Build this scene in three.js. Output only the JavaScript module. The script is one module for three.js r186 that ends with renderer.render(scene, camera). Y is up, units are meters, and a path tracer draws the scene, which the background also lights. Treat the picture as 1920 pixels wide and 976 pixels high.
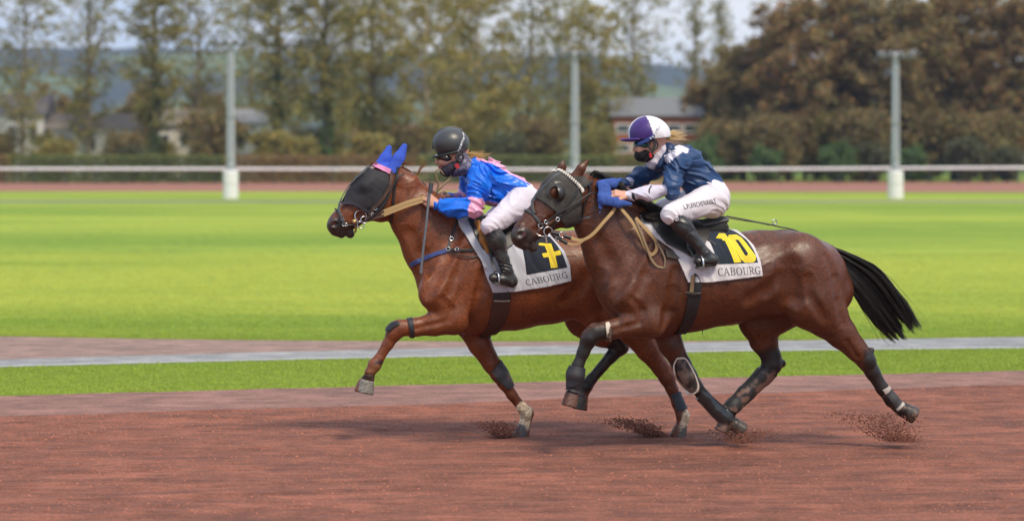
import * as THREE from 'three';
import { mergeGeometries } from 'three/addons/utils/BufferGeometryUtils.js';

// ───────────── camera, sky, sun, exposure ─────────────
const FOCAL = 4770, EYE = 1.98, HORIZON = 300, CX = 960, W0 = 1920, H0 = 976;   // lens in pixels of the photograph
const scene = new THREE.Scene();
const camera = new THREE.PerspectiveCamera(2 * Math.atan(H0 / 2 / FOCAL) * 180 / Math.PI, W0 / H0, 0.5, 9000);
camera.position.set(0, EYE, 0);
camera.setViewOffset(W0, H0, 0, H0 / 2 - HORIZON - 0 > 0 ? (H0 / 2 - HORIZON) : 0, W0, H0);   // level camera, lens shifted down
camera.focus = 17.5; camera.userData.fStop = 1.8;
const renderer = new THREE.WebGLRenderer({ antialias: true });
renderer.setSize(1024, 520);
renderer.toneMapping = THREE.LinearToneMapping;
renderer.toneMappingExposure = 1.12;
renderer.shadowMap.enabled = true;

// seeded noise
function rng(seed) { let s = seed >>> 0; return () => { s = (s + 0x6D2B79F5) >>> 0; let t = Math.imul(s ^ (s >>> 15), 1 | s); t = (t + Math.imul(t ^ (t >>> 7), 61 | t)) ^ t; return ((t ^ (t >>> 14)) >>> 0) / 4294967296; }; }
const hash3 = (x, y, z) => { let h = Math.imul(x, 374761393) ^ Math.imul(y, 668265263) ^ Math.imul(z, 2147483647 - 1640531527); h = Math.imul(h ^ (h >>> 13), 1274126177); return ((h ^ (h >>> 16)) >>> 0) / 4294967296; };
const sm = (t) => t * t * (3 - 2 * t), mix = (a, b, t) => a + (b - a) * t, clamp = (x, a = 0, b = 1) => Math.min(b, Math.max(a, x));
const step = (a, b, x) => sm(clamp((x - a) / (b - a)));
function noise(x, y, z = 0) {
  const i = Math.floor(x), j = Math.floor(y), k = Math.floor(z), u = sm(x - i), v = sm(y - j), w = sm(z - k);
  const q = (a) => mix(mix(hash3(i, j, k + a), hash3(i + 1, j, k + a), u), mix(hash3(i, j + 1, k + a), hash3(i + 1, j + 1, k + a), u), v);
  return mix(q(0), q(1), w);
}
const fbm = (x, y, z = 0, o = 4) => { let s = 0, a = 0.5, n = 0; for (let i = 0; i < o; i++) { s += a * noise(x, y, z); n += a; a *= 0.5; x *= 2.03; y *= 2.03; z *= 2.03; } return s / n; };

const SUN = new THREE.Vector3(0.42, 1.0, 0.62).normalize();
{ // one sky: broken high cloud over pale blue, the same law in every direction
  const w = 1024, h = 512, d = new Float32Array(w * h * 4);
  for (let r = 0; r < h; r++) for (let c = 0; c < w; c++) {
    const up = ((r + 0.5) / h - 0.5) * Math.PI, az = ((c + 0.5) / w - 0.5) * 2 * Math.PI;
    const x = Math.cos(az) * Math.cos(up), y = Math.sin(up), z = Math.sin(az) * Math.cos(up);
    const e = Math.max(0, y), s = 1 / (e + 0.16);
    const n = fbm(x * s * 1.1 + 7, z * s * 1.1 + 3, 0.5, 5), m = fbm(x * s * 3.1 + 1, z * s * 3.1 + 9, 2.5, 4);
    const cl = step(0.36, 0.62, n * 0.72 + m * 0.28), g = Math.max(0, x * SUN.x + y * SUN.y + z * SUN.z);
    const t = 0.72 + 0.5 * m, glow = 0.5 * Math.pow(g, 6) + 0.9 * Math.pow(g, 60);
    const blue = [mix(0.60, 0.26, Math.pow(e, 0.5)), mix(0.73, 0.44, Math.pow(e, 0.5)), mix(0.95, 0.80, Math.pow(e, 0.5))];
    const o = (r * w + c) * 4, white = [1.0, 1.02, 1.06];
    for (let k = 0; k < 3; k++) d[o + k] = (y < 0 ? [0.25, 0.26, 0.18][k] : mix(blue[k], white[k] * t, cl * 0.85) + glow * [1, 0.95, 0.85][k] * 0.5) * 0.92;
    d[o + 3] = 1;
  }
  const t = new THREE.DataTexture(d, w, h, THREE.RGBAFormat, THREE.FloatType);
  t.mapping = THREE.EquirectangularReflectionMapping; t.magFilter = THREE.LinearFilter; t.minFilter = THREE.LinearFilter; t.needsUpdate = true;
  scene.background = t; scene.environment = t;
}
const sun = new THREE.DirectionalLight(0xffefd4, 3.0);
sun.position.set(SUN.x * 60, SUN.y * 60, SUN.z * 60 - 20); sun.target.position.set(0, 0, -20);
sun.shadow.radius = 24; sun.castShadow = true; sun.shadow.mapSize.set(4096, 4096);
Object.assign(sun.shadow.camera, { left: -60, right: 60, top: 60, bottom: -60, near: 1, far: 400 });
scene.add(sun, sun.target);

// ───────────── helpers ─────────────
const taken = {};
const numbered = (n) => { taken[n] = (taken[n] ?? -1) + 1; return taken[n] ? n + '_' + String(taken[n]).padStart(3, '0') : n; };
const C = (hex) => new THREE.Color(hex);
const mat = (color, roughness = 0.8, extra = {}) => new THREE.MeshStandardMaterial({ color: Array.isArray(color) ? new THREE.Color().setRGB(...color) : color, roughness, ...extra });
const phys = (color, roughness = 0.8, extra = {}) => new THREE.MeshPhysicalMaterial({ color: Array.isArray(color) ? new THREE.Color().setRGB(...color) : color, roughness, ...extra });
function tag(o, label, category, group) { o.userData.label = label; o.userData.category = category; if (group) o.userData.group = group; return o; }
function thing(name, label, category, group) { const g = new THREE.Group(); g.name = numbered(name); scene.add(g); return tag(g, label, category, group); }
function part(name, geo, m, parent) { const o = new THREE.Mesh(geo, m); o.name = name; o.castShadow = o.receiveShadow = true; parent.add(o); return o; }
function struct(name, geo, m) { const o = part(numbered(name), geo, m, scene); o.userData.kind = 'structure'; return o; }
// ground distance and sideways place of a point seen at (px, py) on level ground
const groundD = (py) => FOCAL * EYE / (py - HORIZON);
const sideX = (px, D) => (px - CX) * D / FOCAL;
const heightY = (py, D) => EYE - (py - HORIZON) * D / FOCAL;
function tex(w, h, f, srgb = true) { // f(u, v) -> [r, g, b] 0..1
  const d = new Uint8Array(w * h * 4);
  for (let y = 0; y < h; y++) for (let x = 0; x < w; x++) { const c = f(x / w, y / h), o = (y * w + x) * 4; for (let k = 0; k < 3; k++) d[o + k] = clamp(c[k]) * 255; d[o + 3] = 255; }
  const t = new THREE.DataTexture(d, w, h); t.wrapS = t.wrapT = THREE.RepeatWrapping; t.magFilter = THREE.LinearFilter; t.minFilter = THREE.LinearMipmapLinearFilter; t.generateMipmaps = true;
  if (srgb) t.colorSpace = THREE.SRGBColorSpace; t.needsUpdate = true; return t;
}
// tiling noise: period p cells
function tnoise(u, v, p, seed) { const x = u * p, y = v * p, i = Math.floor(x), j = Math.floor(y), a = sm(x - i), b = sm(y - j), w = (k) => ((k % p) + p) % p; return mix(mix(hash3(w(i), w(j), seed), hash3(w(i + 1), w(j), seed), a), mix(hash3(w(i), w(j + 1), seed), hash3(w(i + 1), w(j + 1), seed), a), b); }
function tnoise2(u, v, p, q, seed) { const x = u * p, y = v * q, i = Math.floor(x), j = Math.floor(y), a = sm(x - i), b = sm(y - j), w = (k, n) => ((k % n) + n) % n; return mix(mix(hash3(w(i, p), w(j, q), seed), hash3(w(i + 1, p), w(j, q), seed), a), mix(hash3(w(i, p), w(j + 1, q), seed), hash3(w(i + 1, p), w(j + 1, q), seed), a), b); }
const tfbm = (u, v, p, seed, o = 4) => { let s = 0, a = 0.5, n = 0; for (let i = 0; i < o; i++) { s += a * tnoise(u, v, p, seed + i); n += a; a *= 0.55; p *= 2; } return s / n; };
// a sheet: rows of points, uv in metres, optional vertex colours
function sheet(nx, nz, P, color) {
  const pos = [], uv = [], col = [], idx = [];
  for (let j = 0; j <= nz; j++) for (let i = 0; i <= nx; i++) { const p = P(i / nx, j / nz); pos.push(...p); uv.push(p[0], p[2]); if (color) col.push(...color(p)); }
  for (let j = 0; j < nz; j++) for (let i = 0; i < nx; i++) { const a = j * (nx + 1) + i, b = a + 1, c = a + nx + 1, e = c + 1; idx.push(a, b, c, b, e, c); }
  const g = new THREE.BufferGeometry(); g.setAttribute('position', new THREE.Float32BufferAttribute(pos, 3)); g.setAttribute('uv', new THREE.Float32BufferAttribute(uv, 2));
  if (color) g.setAttribute('color', new THREE.Float32BufferAttribute(col, 3));
  g.setIndex(idx); g.computeVertexNormals(); 
  if (g.attributes.normal.getY(0) < 0) { for (let i = 0; i < idx.length; i += 3) { const t = idx[i]; idx[i] = idx[i + 1]; idx[i + 1] = t; } g.setIndex(idx); g.computeVertexNormals(); }
  return g;
}
const box = (w, h, d, x = 0, y = 0, z = 0) => new THREE.BoxGeometry(w, h, d).translate(x, y, z);

// ───────────── ground, track, paths ─────────────
// edges of the strips that run past the camera, as distance for a sideways place x (a gentle bend), read from three points each
function edge(yl, ym, yr) {
  const pts = [[0, yl], [960, ym], [1920, yr]].map(([px, py]) => { const D = groundD(py); return [sideX(px, D), D]; });
  const [[x0, a], [x1, b], [x2, c]] = pts, l = (b - a) / (x1 - x0), r = (c - b) / (x2 - x1);
  const q = (r - l) / (x2 - x0);
  return (x) => { const t = clamp(x, -9, 9); const base = a + l * (t - x0) + q * (t - x0) * (t - x1); const sl = l + q * (2 * t - x0 - x1); return base + sl * (x - t); };
}
const eLoose = edge(782, 752, 722), eGrass = edge(741, 716, 694), ePathN = edge(686, 664, 651), ePathF = edge(671, 647, 629), ePink = edge(627, 637, 628);

const grassTex = tex(512, 512, (u, v) => { const a = tfbm(u, v, 24, 11, 4), b = tnoise(u, v, 128, 5), c = tnoise2(u, v, 10, 60, 8); const k = 0.62 + 0.3 * a + 0.22 * b + 0.12 * c; return [0.86 * k + 0.10 * c, 0.93 * k + 0.06, 0.72 * k]; });
grassTex.repeat.set(1 / 3.1, 1 / 3.1);
const grassBump = tex(256, 256, (u, v) => { const a = 0.5 * tnoise(u, v, 64, 21) + 0.5 * tnoise(u, v, 128, 22); return [a, a, a]; }, false); grassBump.repeat.set(1 / 1.7, 1 / 1.7);
const grassM = mat(0xffffff, 0.95, { vertexColors: true, map: grassTex, bumpMap: grassBump, bumpScale: 0.03 });
// mown turf: streaks of dry and fresh grass along the course
function turf(x, z) {
  const D = -z, s = fbm(x * 0.05 + 3, D * 0.16, 1, 4), s2 = fbm(x * 0.5, D * 3.1, 5, 3), dry = step(0.22, 0.74, s * 0.7 + s2 * 0.3) * (D < 40 && D < ePathN(x) ? 0.35 : 1); // the strip by the track is watered
  const fresh = [0.235, 0.325, 0.024], pale = [0.445, 0.465, 0.070];
  return fresh.map((f, i) => mix(f, pale[i], dry) * 1.0);
}
{
  const g = sheet(70, 200, (u, v) => { const D = 8 + Math.pow(v, 2.2) * 320; const x = (u - 0.5) * (30 + D * 1.0); return [x, -0.018, -D]; }, (p) => turf(p[0], p[2]));
  const far = sheet(2, 2, (u, v) => [(u - 0.5) * 9000, -0.06, 400 - v * 6400], () => [0.14, 0.2, 0.03]);
  struct('ground', mergeGeometries([g, far]), grassM);
}
const dirtTex = tex(512, 512, (u, v) => { const a = tfbm(u, v, 12, 31, 5), b = tnoise(u, v, 200, 35), c = tnoise2(u, v, 6, 90, 38), k = 0.66 + 0.34 * a + 0.20 * (b - 0.5) + 0.16 * (c - 0.5); return [k, k, k]; });
dirtTex.repeat.set(1 / 2.6, 1 / 2.6);
const dirtBump = tex(512, 512, (u, v) => { const a = 0.6 * tfbm(u, v, 40, 41, 3) + 0.4 * tnoise(u, v, 220, 44); return [a, a, a]; }, false); dirtBump.repeat.set(1 / 1.9, 1 / 1.9);
const dirtM = mat(0xffffff, 0.96, { vertexColors: true, map: dirtTex, bumpMap: dirtBump, bumpScale: 0.012 });
// relief of the harrowed sand: furrows along the course plus hoof-broken lumps
const TRACK_TURN = 0.25, ct = Math.cos(TRACK_TURN), st = Math.sin(TRACK_TURN);
function sandY(x, z) {
  const a = x * ct + z * -st, b = x * st + z * ct; // along, across
  return 0.016 * (noise(a * 0.7, b * 9) - 0.5) + 0.012 * (fbm(a * 3.0, b * 10, 3, 3) - 0.5) + 0.010 * Math.pow(noise(a * 9, b * 21, 7), 3);
}
{
  const sandCol = (p) => { const D = -p[2], a = p[0] * ct - p[2] * st, b = p[0] * st + p[2] * ct, n = fbm(a * 0.7, b * 5, 1, 4), m = fbm(a * 3, b * 9, 4, 3); const f = fbm(a * 0.35, b * 16, 7, 3), k = 0.66 + 0.42 * n + 0.34 * (m - 0.5) + 0.34 * (f - 0.5) + 0.1; return [0.305 * k, 0.108 * k, 0.066 * k]; };
  struct('sand_track', sheet(420, 420, (u, v) => { const x = (u - 0.5) * 15, D = mix(13.5, eLoose(x) + 0.12 * (noise(x * 2.1, 3) - 0.5), v); return [x, 0.004 + sandY(x, -D) * (v > 0.995 ? 0.3 : 1), -D]; }, sandCol), dirtM);
  const side = (sg) => sheet(40, 60, (u, v) => { const x = sg * (7.5 + u * 60), D = mix(5, eLoose(x), v); return [x, 0, -D]; }, sandCol);
  const near = sheet(60, 20, (u, v) => [(u - 0.5) * 15, 0, -mix(5, 13.5, v)], sandCol);
  struct('track_surround', mergeGeometries([side(1), side(-1), near]), dirtM);
  const firmCol = (p) => { const n = fbm(p[0] * 0.8, p[2] * 6, 9, 4), k = 0.8 + 0.4 * n; return [0.350 * k, 0.180 * k, 0.145 * k]; };
  struct('firm_track_edge', sheet(200, 14, (u, v) => { const x = (u - 0.5) * 60, D = mix(eLoose(x) - 0.2, eGrass(x) + 0.05 * (noise(x * 3, 8) - 0.5), v); return [x, -0.004 + 0.012 * (fbm(x * 3, D * 4, 2, 3) - 0.5), -D]; }, firmCol), dirtM);
  const lane = (e0, e1, y, col, m, name, n = 120) => struct(name, sheet(n, 4, (u, v) => { const x = (u - 0.5) * 80; return [x, y, -mix(e0(x), Math.max(e0(x) + 0.02, e1(x)), v)]; }, col), m);
  const pathM = mat(0xffffff, 0.9, { vertexColors: true, map: dirtTex, bumpMap: dirtBump, bumpScale: 0.003 });
  lane(ePathN, ePathF, -0.012, (p) => { const n = fbm(p[0] * 0.6, p[2] * 5, 2, 3), k = 0.82 + 0.36 * n; return [0.37 * k, 0.375 * k, 0.385 * k]; }, pathM, 'path');
  lane(ePathF, ePink, -0.0145, (p) => { const n = fbm(p[0] * 0.6, p[2] * 5, 3, 3), k = 0.8 + 0.4 * n; return [0.38 * k, 0.245 * k, 0.20 * k]; }, pathM, 'gravel_verge');
  const line = mat([0.58, 0.58, 0.58], 0.8);
  lane((x) => ePathN(x) + 0.10, (x) => ePathN(x) + 0.17, -0.0095, null, line, 'path_edge_line');
  // the far side of the course
  const farTex = mat(0xffffff, 0.95, { vertexColors: true, map: dirtTex });
  const dT0 = groundD(359), dT1 = groundD(341);
  struct('far_track', sheet(40, 12, (u, v) => [(u - 0.5) * 600, -0.012, -mix(dT0 - (u - 0.5) * 40 * 1.2, dT1 + (u - 0.5) * 20, v)], (p) => { const n = fbm(p[0] * 0.03, p[2] * 0.6, 2, 3), k = 0.85 + 0.3 * n; return [0.42 * k, 0.175 * k, 0.12 * k]; }), farTex);
  struct('service_road', sheet(20, 2, (u, v) => [(u - 0.5) * 400, -0.014, -mix(groundD(378.5), groundD(375.5), v)], () => [0.20, 0.20, 0.205]), farTex);
}

// ───────────── the far side: hill, trees, hedge, rail, lamp poles, houses ─────────────
// tapered tube along points
function tube(pts, radii, sides = 6, flat = 1, cap = true) {
  const n = pts.length, pos = [], nor = [], uv = [], idx = [], T = new THREE.Vector3(), N = new THREE.Vector3(), B = new THREE.Vector3(), prev = new THREE.Vector3();
  let len = 0;
  for (let i = 0; i < n; i++) {
    T.subVectors(pts[Math.min(n - 1, i + 1)], pts[Math.max(0, i - 1)]).normalize();
    if (!i) { N.set(0, 0, 1); if (Math.abs(T.z) > 0.85) N.set(0, 1, 0); } else N.copy(prev);
    N.addScaledVector(T, -N.dot(T)).normalize(); prev.copy(N); B.crossVectors(T, N);
    if (i) len += pts[i].distanceTo(pts[i - 1]);
    for (let k = 0; k <= sides; k++) { const a = k / sides * 2 * Math.PI, c = Math.cos(a), s = Math.sin(a), r = radii.length ? radii[i] : radii; pos.push(pts[i].x + r * (c * N.x * flat + s * B.x), pts[i].y + r * (c * N.y * flat + s * B.y), pts[i].z + r * (c * N.z * flat + s * B.z)); nor.push(c * N.x + s * B.x, c * N.y + s * B.y, c * N.z + s * B.z); uv.push(k / sides, len); }
  }
  for (let i = 0; i < n - 1; i++) for (let k = 0; k < sides; k++) { const a = i * (sides + 1) + k, b = a + sides + 1; idx.push(a, a + 1, b, a + 1, b + 1, b); }
  if (cap) for (const i of [0, n - 1]) for (let k = 1; k < sides - 1; k++) { const o = i * (sides + 1); i ? idx.push(o, o + k, o + k + 1) : idx.push(o, o + k + 1, o + k); }
  const g = new THREE.BufferGeometry(); g.setAttribute('position', new THREE.Float32BufferAttribute(pos, 3)); g.setAttribute('normal', new THREE.Float32BufferAttribute(nor, 3)); g.setAttribute('uv', new THREE.Float32BufferAttribute(uv, 2)); g.setIndex(idx); return g;
}
const V = (x, y, z) => new THREE.Vector3(x, y, z);
class Leaves { // leaf-sized faces merged into one crown
  constructor(r) { this.p = []; this.c = []; this.n = []; this.r = r; }
  leaf(x, y, z, s, col) {
    const r = this.r, a = r() * 6.283, b = r() * 2 - 1, q = Math.sqrt(1 - b * b), ax = [Math.cos(a) * q, b, Math.sin(a) * q], t = r() * 6.283;
    let u = V(Math.cos(t), 0.6 * (r() - 0.5), Math.sin(t)), w = V(...ax); u.cross(w).normalize(); const v = u.clone().cross(w);
    const P = (i, j) => [x + u.x * i * s + v.x * j * s, y + u.y * i * s + v.y * j * s, z + u.z * i * s + v.z * j * s];
    this.p.push(...P(0, -1), ...P(0.55, 0), ...P(0, 1), ...P(0, -1), ...P(0, 1), ...P(-0.55, 0));
    const k = 0.72 + 0.56 * r(), cc = col.map((e) => e * k);
    for (let i = 0; i < 6; i++) { this.c.push(...cc); this.n.push(w.x, w.y, w.z); }
  }
  clump(x, y, z, R, n, s, pal) { const r = this.r; for (let i = 0; i < n; i++) { const g = () => (r() + r() + r() - 1.5) * 0.95; this.leaf(x + g() * R, y + g() * R * 0.8, z + g() * R, s * (0.6 + 0.8 * r()), pal[Math.floor(r() * pal.length)]); } }
  geo() { const g = new THREE.BufferGeometry(); g.setAttribute('position', new THREE.Float32BufferAttribute(this.p, 3)); g.setAttribute('color', new THREE.Float32BufferAttribute(this.c, 3)); return g; }
}
const leafM = phys(0xffffff, 0.9, { vertexColors: true, side: THREE.DoubleSide, transmission: 0.45, thickness: 0 });
const PAL = {
  olive: [[0.287, 0.230, 0.044], [0.201, 0.186, 0.037], [0.366, 0.307, 0.055], [0.183, 0.205, 0.037]],
  yellow: [[0.391, 0.330, 0.055], [0.282, 0.258, 0.046], [0.230, 0.246, 0.044], [0.380, 0.258, 0.048]],
  russet: [[0.336, 0.168, 0.046], [0.258, 0.137, 0.042], [0.381, 0.218, 0.057], [0.190, 0.132, 0.038], [0.240, 0.205, 0.050], [0.190, 0.185, 0.045]],
  brown: [[0.292, 0.179, 0.055], [0.220, 0.146, 0.046], [0.352, 0.246, 0.069], [0.165, 0.143, 0.038], [0.200, 0.190, 0.048]],
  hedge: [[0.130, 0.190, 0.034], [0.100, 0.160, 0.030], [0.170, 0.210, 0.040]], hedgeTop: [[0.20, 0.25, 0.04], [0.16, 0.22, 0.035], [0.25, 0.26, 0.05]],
  green: [[0.072, 0.169, 0.022], [0.104, 0.223, 0.030], [0.055, 0.119, 0.019]],
  dark: [[0.058, 0.084, 0.020], [0.090, 0.108, 0.025], [0.125, 0.116, 0.027]],
};
const barkM = { grey: mat([0.24, 0.20, 0.14], 0.95), pale: mat([0.46, 0.38, 0.23], 0.95), dark: mat([0.10, 0.08, 0.05], 0.95) };
// {h, spread, first: height of the lowest limb, limbs, leaves per tip, leaf size, lean, ivy}
function treeShape(o, seed) {
  const r = rng(seed), wood = [], L = new Leaves(r), tips = [];
  const trunkTop = o.h * (o.top ?? 0.86), lean = o.lean ?? 0, n = 9, pts = [], rad = [], wob = [r() * 9, r() * 9];
  for (let i = 0; i <= n; i++) { const t = i / n; pts.push(V(lean * t * o.h + (noise(t * 3, wob[0]) - 0.5) * 0.9 * t, t * trunkTop, (noise(t * 3, wob[1]) - 0.5) * 0.9 * t)); rad.push((o.girth ?? 0.3) * (1 - 0.82 * t) * (i ? 1 : 1.35)); }
  wood.push(tube(pts, rad, 7));
  const at = (t) => { const f = clamp(t) * n, i = Math.min(n - 1, Math.floor(f)); return pts[i].clone().lerp(pts[i + 1], f - i); };
  for (let i = 0; i < o.limbs; i++) {
    const t = mix(o.first, 0.97, (i + r() * 0.8) / o.limbs), a = i * 2.4 + r(), s = at(t), up = o.rise ?? 0.6, shape = o.shape === 'poplar' ? 0.75 + 0.25 * Math.sin(t * 3) : Math.sin(Math.PI * clamp((t - o.first * 0.5) / (1.12 - o.first * 0.5)));
    const len = o.spread * (0.55 + 0.6 * r()) * (0.35 + 0.65 * shape), d = V(Math.cos(a), up * (0.6 + 0.8 * r()), Math.sin(a)).normalize(), e = s.clone().addScaledVector(d, len).add(V(0, -0.06 * len * len * (o.droop ?? 0.3), 0)), m = s.clone().lerp(e, 0.5).add(V(0, 0.1 * len, 0));
    wood.push(tube([s, m, e], [0.09 * (1.15 - t), 0.055 * (1.15 - t), 0.015].map((q) => q * (o.h / 14)), 4));
    const k = o.twigs ?? 4;
    for (let j = 0; j < k; j++) { const q = 0.35 + 0.65 * (j + r()) / k, b = s.clone().lerp(m, q).lerp(m.clone().lerp(e, q), q), dd = V(r() - 0.5, r() * 0.8 - 0.15, r() - 0.5).normalize(), tip = b.clone().addScaledVector(dd, len * 0.32 * (0.5 + r())); wood.push(tube([b, tip], [0.022, 0.008], 3)); tips.push(tip); if (r() < 0.5) tips.push(b); }
    tips.push(e);
  }
  for (const p of tips) if (r() > (o.bare ?? 0)) L.clump(p.x, p.y, p.z, o.clump ?? 0.75, Math.round(o.leaves * (0.4 + 1.2 * r())), o.leaf ?? 0.2, PAL[o.pal]);
  if (o.ivy) for (let i = 0; i < 900; i++) { const t = r() * o.ivy, p = at(t), a = r() * 6.28, q = 0.25 + 0.35 * r(); L.leaf(p.x + Math.cos(a) * q, p.y, p.z + Math.sin(a) * q, 0.18, PAL.green[i % 3].map((e) => e * 0.9)); }
  return { wood: mergeGeometries(wood), crown: L.geo() };
}
const shapes = {
  airy: [0, 1, 2].map((i) => treeShape({ h: 22, spread: 5.3, first: 0.15, limbs: 48, leaves: 12, leaf: 0.19, pal: 'olive', girth: 0.3, bare: 0.28, rise: 0.9 }, 100 + i)),
  ivy: [0, 1].map((i) => treeShape({ h: 23, spread: 4.2, first: 0.22, limbs: 44, leaves: 18, leaf: 0.20, pal: 'olive', girth: 0.36, ivy: 0.5, rise: 0.9, bare: 0.08 }, 120 + i)),
  yellow: [0, 1, 2].map((i) => treeShape({ h: 21, spread: 4.8, first: 0.13, limbs: 48, leaves: 20, leaf: 0.20, pal: 'yellow', girth: 0.34, bare: 0.15 }, 140 + i)),
  poplar: [0, 1].map((i) => treeShape({ h: 22, spread: 2.6, first: 0.18, limbs: 38, leaves: 11, leaf: 0.17, pal: 'olive', girth: 0.24, shape: 'poplar', rise: 1.7, bare: 0.3, clump: 0.6 }, 160 + i)),
  russet: [0, 1, 2].map((i) => treeShape({ h: 16.5, spread: 5.0, first: 0.08, limbs: 54, leaves: 42, leaf: 0.22, pal: i === 1 ? 'brown' : 'russet', girth: 0.3, droop: 0.4, clump: 0.75, bare: 0.12, rise: 0.8 }, 180 + i)),
  leaning: [treeShape({ h: 13, spread: 2.6, first: 0.45, limbs: 20, leaves: 18, leaf: 0.2, pal: 'yellow', girth: 0.27, lean: 0.75, top: 0.7 }, 200)],
  bush: [0, 1, 2].map((i) => treeShape({ h: 3.4, spread: 1.8, first: 0.05, limbs: 22, leaves: 36, leaf: 0.17, pal: ['green', 'dark', 'yellow'][i], girth: 0.1, clump: 0.5, droop: 0.2, twigs: 3 }, 220 + i)),
  scrub: [0, 1].map((i) => treeShape({ h: 5.4, spread: 3.0, first: 0.05, limbs: 30, leaves: 30, leaf: 0.2, pal: ['brown', 'olive'][i], girth: 0.14, clump: 0.8, droop: 0.3, twigs: 3 }, 240 + i)),
};
function plantTree(kind, v, px, D, scale, name, label, category, group, bark = 'grey') {
  const sp = shapes[kind][v % shapes[kind].length], t = thing(name, label, category, group);
  t.position.set(sideX(px, D), -0.02, -D); t.rotation.y = kind === 'leaning' ? 0 : (px * 0.37) % 6.28; t.scale.set(scale * 1.0, scale, scale);
  part('trunk', sp.wood, barkM[bark], t); part('crown', sp.crown, leafM, t);
  return t;
}
const G1 = 'tall sparse trees behind the hedge', G2 = 'autumn trees behind the green fence', G3 = 'low bushes along the far side', G4 = 'brown scrub under the trees';
// nearest row, left to right
[['airy', 0, 40, 236, 1.0, 'tall sparse olive tree at the left edge of the picture'],
 ['airy', 1, 165, 242, 1.02, 'tall sparse tree second from the left edge, thin crown against the sky'],
 ['ivy', 0, 288, 238, 0.98, 'tall tree left of the left lamp pole, lower trunk wrapped in green ivy', 'dark'],
 ['airy', 2, 372, 246, 1.04, 'tall sparse tree just left of the left lamp pole'],
 ['ivy', 1, 522, 236, 1.06, 'ivy clad tree right of the left lamp pole with bright green trunk', 'dark'],
 ['ivy', 0, 612, 240, 1.1, 'dark ivy clad tree between the left lamp pole and the black helmet', 'dark'],
 ['yellow', 0, 700, 247, 1.05, 'yellowing tree above the blue eared horse'],
 ['yellow', 1, 800, 240, 1.0, 'yellow olive tree with pale trunk above the black helmet', 'pale'],
 ['yellow', 2, 900, 246, 1.06, 'yellow olive tree right of the leaning trunk', 'pale'],
 ['airy', 0, 990, 252, 1.1, 'tall sparse tree just left of the middle lamp pole'],
 ['yellow', 1, 1110, 250, 0.92, 'yellow olive tree just right of the middle lamp pole'],
 ['airy', 1, 1190, 262, 1.12, 'tall airy tree above the purple cap'],
 ['poplar', 0, 1300, 262, 1.02, 'slim bare poplar with upright twigs above the white and navy rider'],
 ['poplar', 1, 1352, 268, 0.98, 'slim bare poplar right of its upright neighbour, against the sky'],
 ['poplar', 1, 1560, 285, 1.2, 'thin poplar top rising over the autumn trees left of the right lamp pole'],
 ['airy', 2, 1790, 285, 1.12, 'olive tree top rising over the autumn trees right of the right lamp pole'],
 ['airy', 1, 1900, 270, 1.0, 'airy olive tree at the right edge of the picture'],
 ['airy', 0, 470, 270, 1.05, 'olive tree in the second row right behind the left lamp pole'],
 ['airy', 2, 660, 275, 1.15, 'olive tree in the second row between the ivy clad trees'],
 ['airy', 1, 850, 280, 1.15, 'olive tree in the second row above the black helmet'],
 ['airy', 2, 1050, 285, 1.1, 'olive tree in the second row behind the middle lamp pole'],
].forEach(([k, v, px, D, s, label, bark]) => plantTree(k, v, px, D, s, k === 'poplar' ? 'poplar_tree' : k === 'ivy' ? 'ivy_tree' : 'tall_tree', label, 'tree', G1, bark));
[['russet', 1, 1395, 244, 0.86, 'brown autumn tree right above the seat of the navy rider'],
 ['russet', 0, 1480, 240, 1.06, 'rusty autumn tree left of the right lamp pole'],
 ['russet', 2, 1575, 246, 1.18, 'large orange brown autumn tree touching the right lamp pole on its left'],
 ['russet', 1, 1690, 242, 1.14, 'brown autumn tree right behind the right lamp pole'],
 ['russet', 0, 1790, 246, 1.18, 'rusty red autumn tree right of the right lamp pole'],
 ['russet', 2, 1895, 243, 1.1, 'orange brown autumn tree at the right edge of the picture'],
].forEach(([k, v, px, D, s, label]) => plantTree(k, v, px, D, s, 'autumn_tree', label, 'tree', G2, 'dark'));
plantTree('leaning', 0, 786, 233, 0.9, 'leaning_tree', 'tree with a pale bare trunk leaning to the right above the rider in blue', 'tree', undefined, 'pale');
[['bush', 0, 1320, 231, 1.05, 'bright green bush right behind the navy rider back'], ['bush', 0, 1432, 229, 0.82, 'small green bush above the croup of the second horse'],
 ['bush', 0, 1572, 230, 0.95, 'green bush midway left of the right lamp pole'], ['bush', 1, 1640, 231, 0.98, 'dark green bush just left of the right lamp pole'],
 ['bush', 0, 1712, 232, 0.85, 'green bush just right of the right lamp pole'], ['bush', 1, 1812, 230, 1.1, 'dark green bush right of the right lamp pole'], ['bush', 1, 1890, 231, 0.9, 'dark bush at the right edge of the picture'],
 ['bush', 2, 505, 229, 1.25, 'yellow green rounded bush right of the left lamp pole'], ['bush', 2, 110, 229, 1.0, 'olive bush near the left edge over the hedge'],
 ['bush', 2, 560, 231, 1.1, 'olive bush second right of the left lamp pole'], ['bush', 1, 250, 229, 0.9, 'dark bush left of the left ivy tree'], ['bush', 1, 950, 230, 1.2, 'dark green bush right of the black helmet'], ['bush', 2, 700, 230, 1.2, 'olive bush above the blue ears'],
].forEach(([k, v, px, D, s, label]) => plantTree(k, v, px, D, s, 'bush', label, 'bush', G3));
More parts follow.
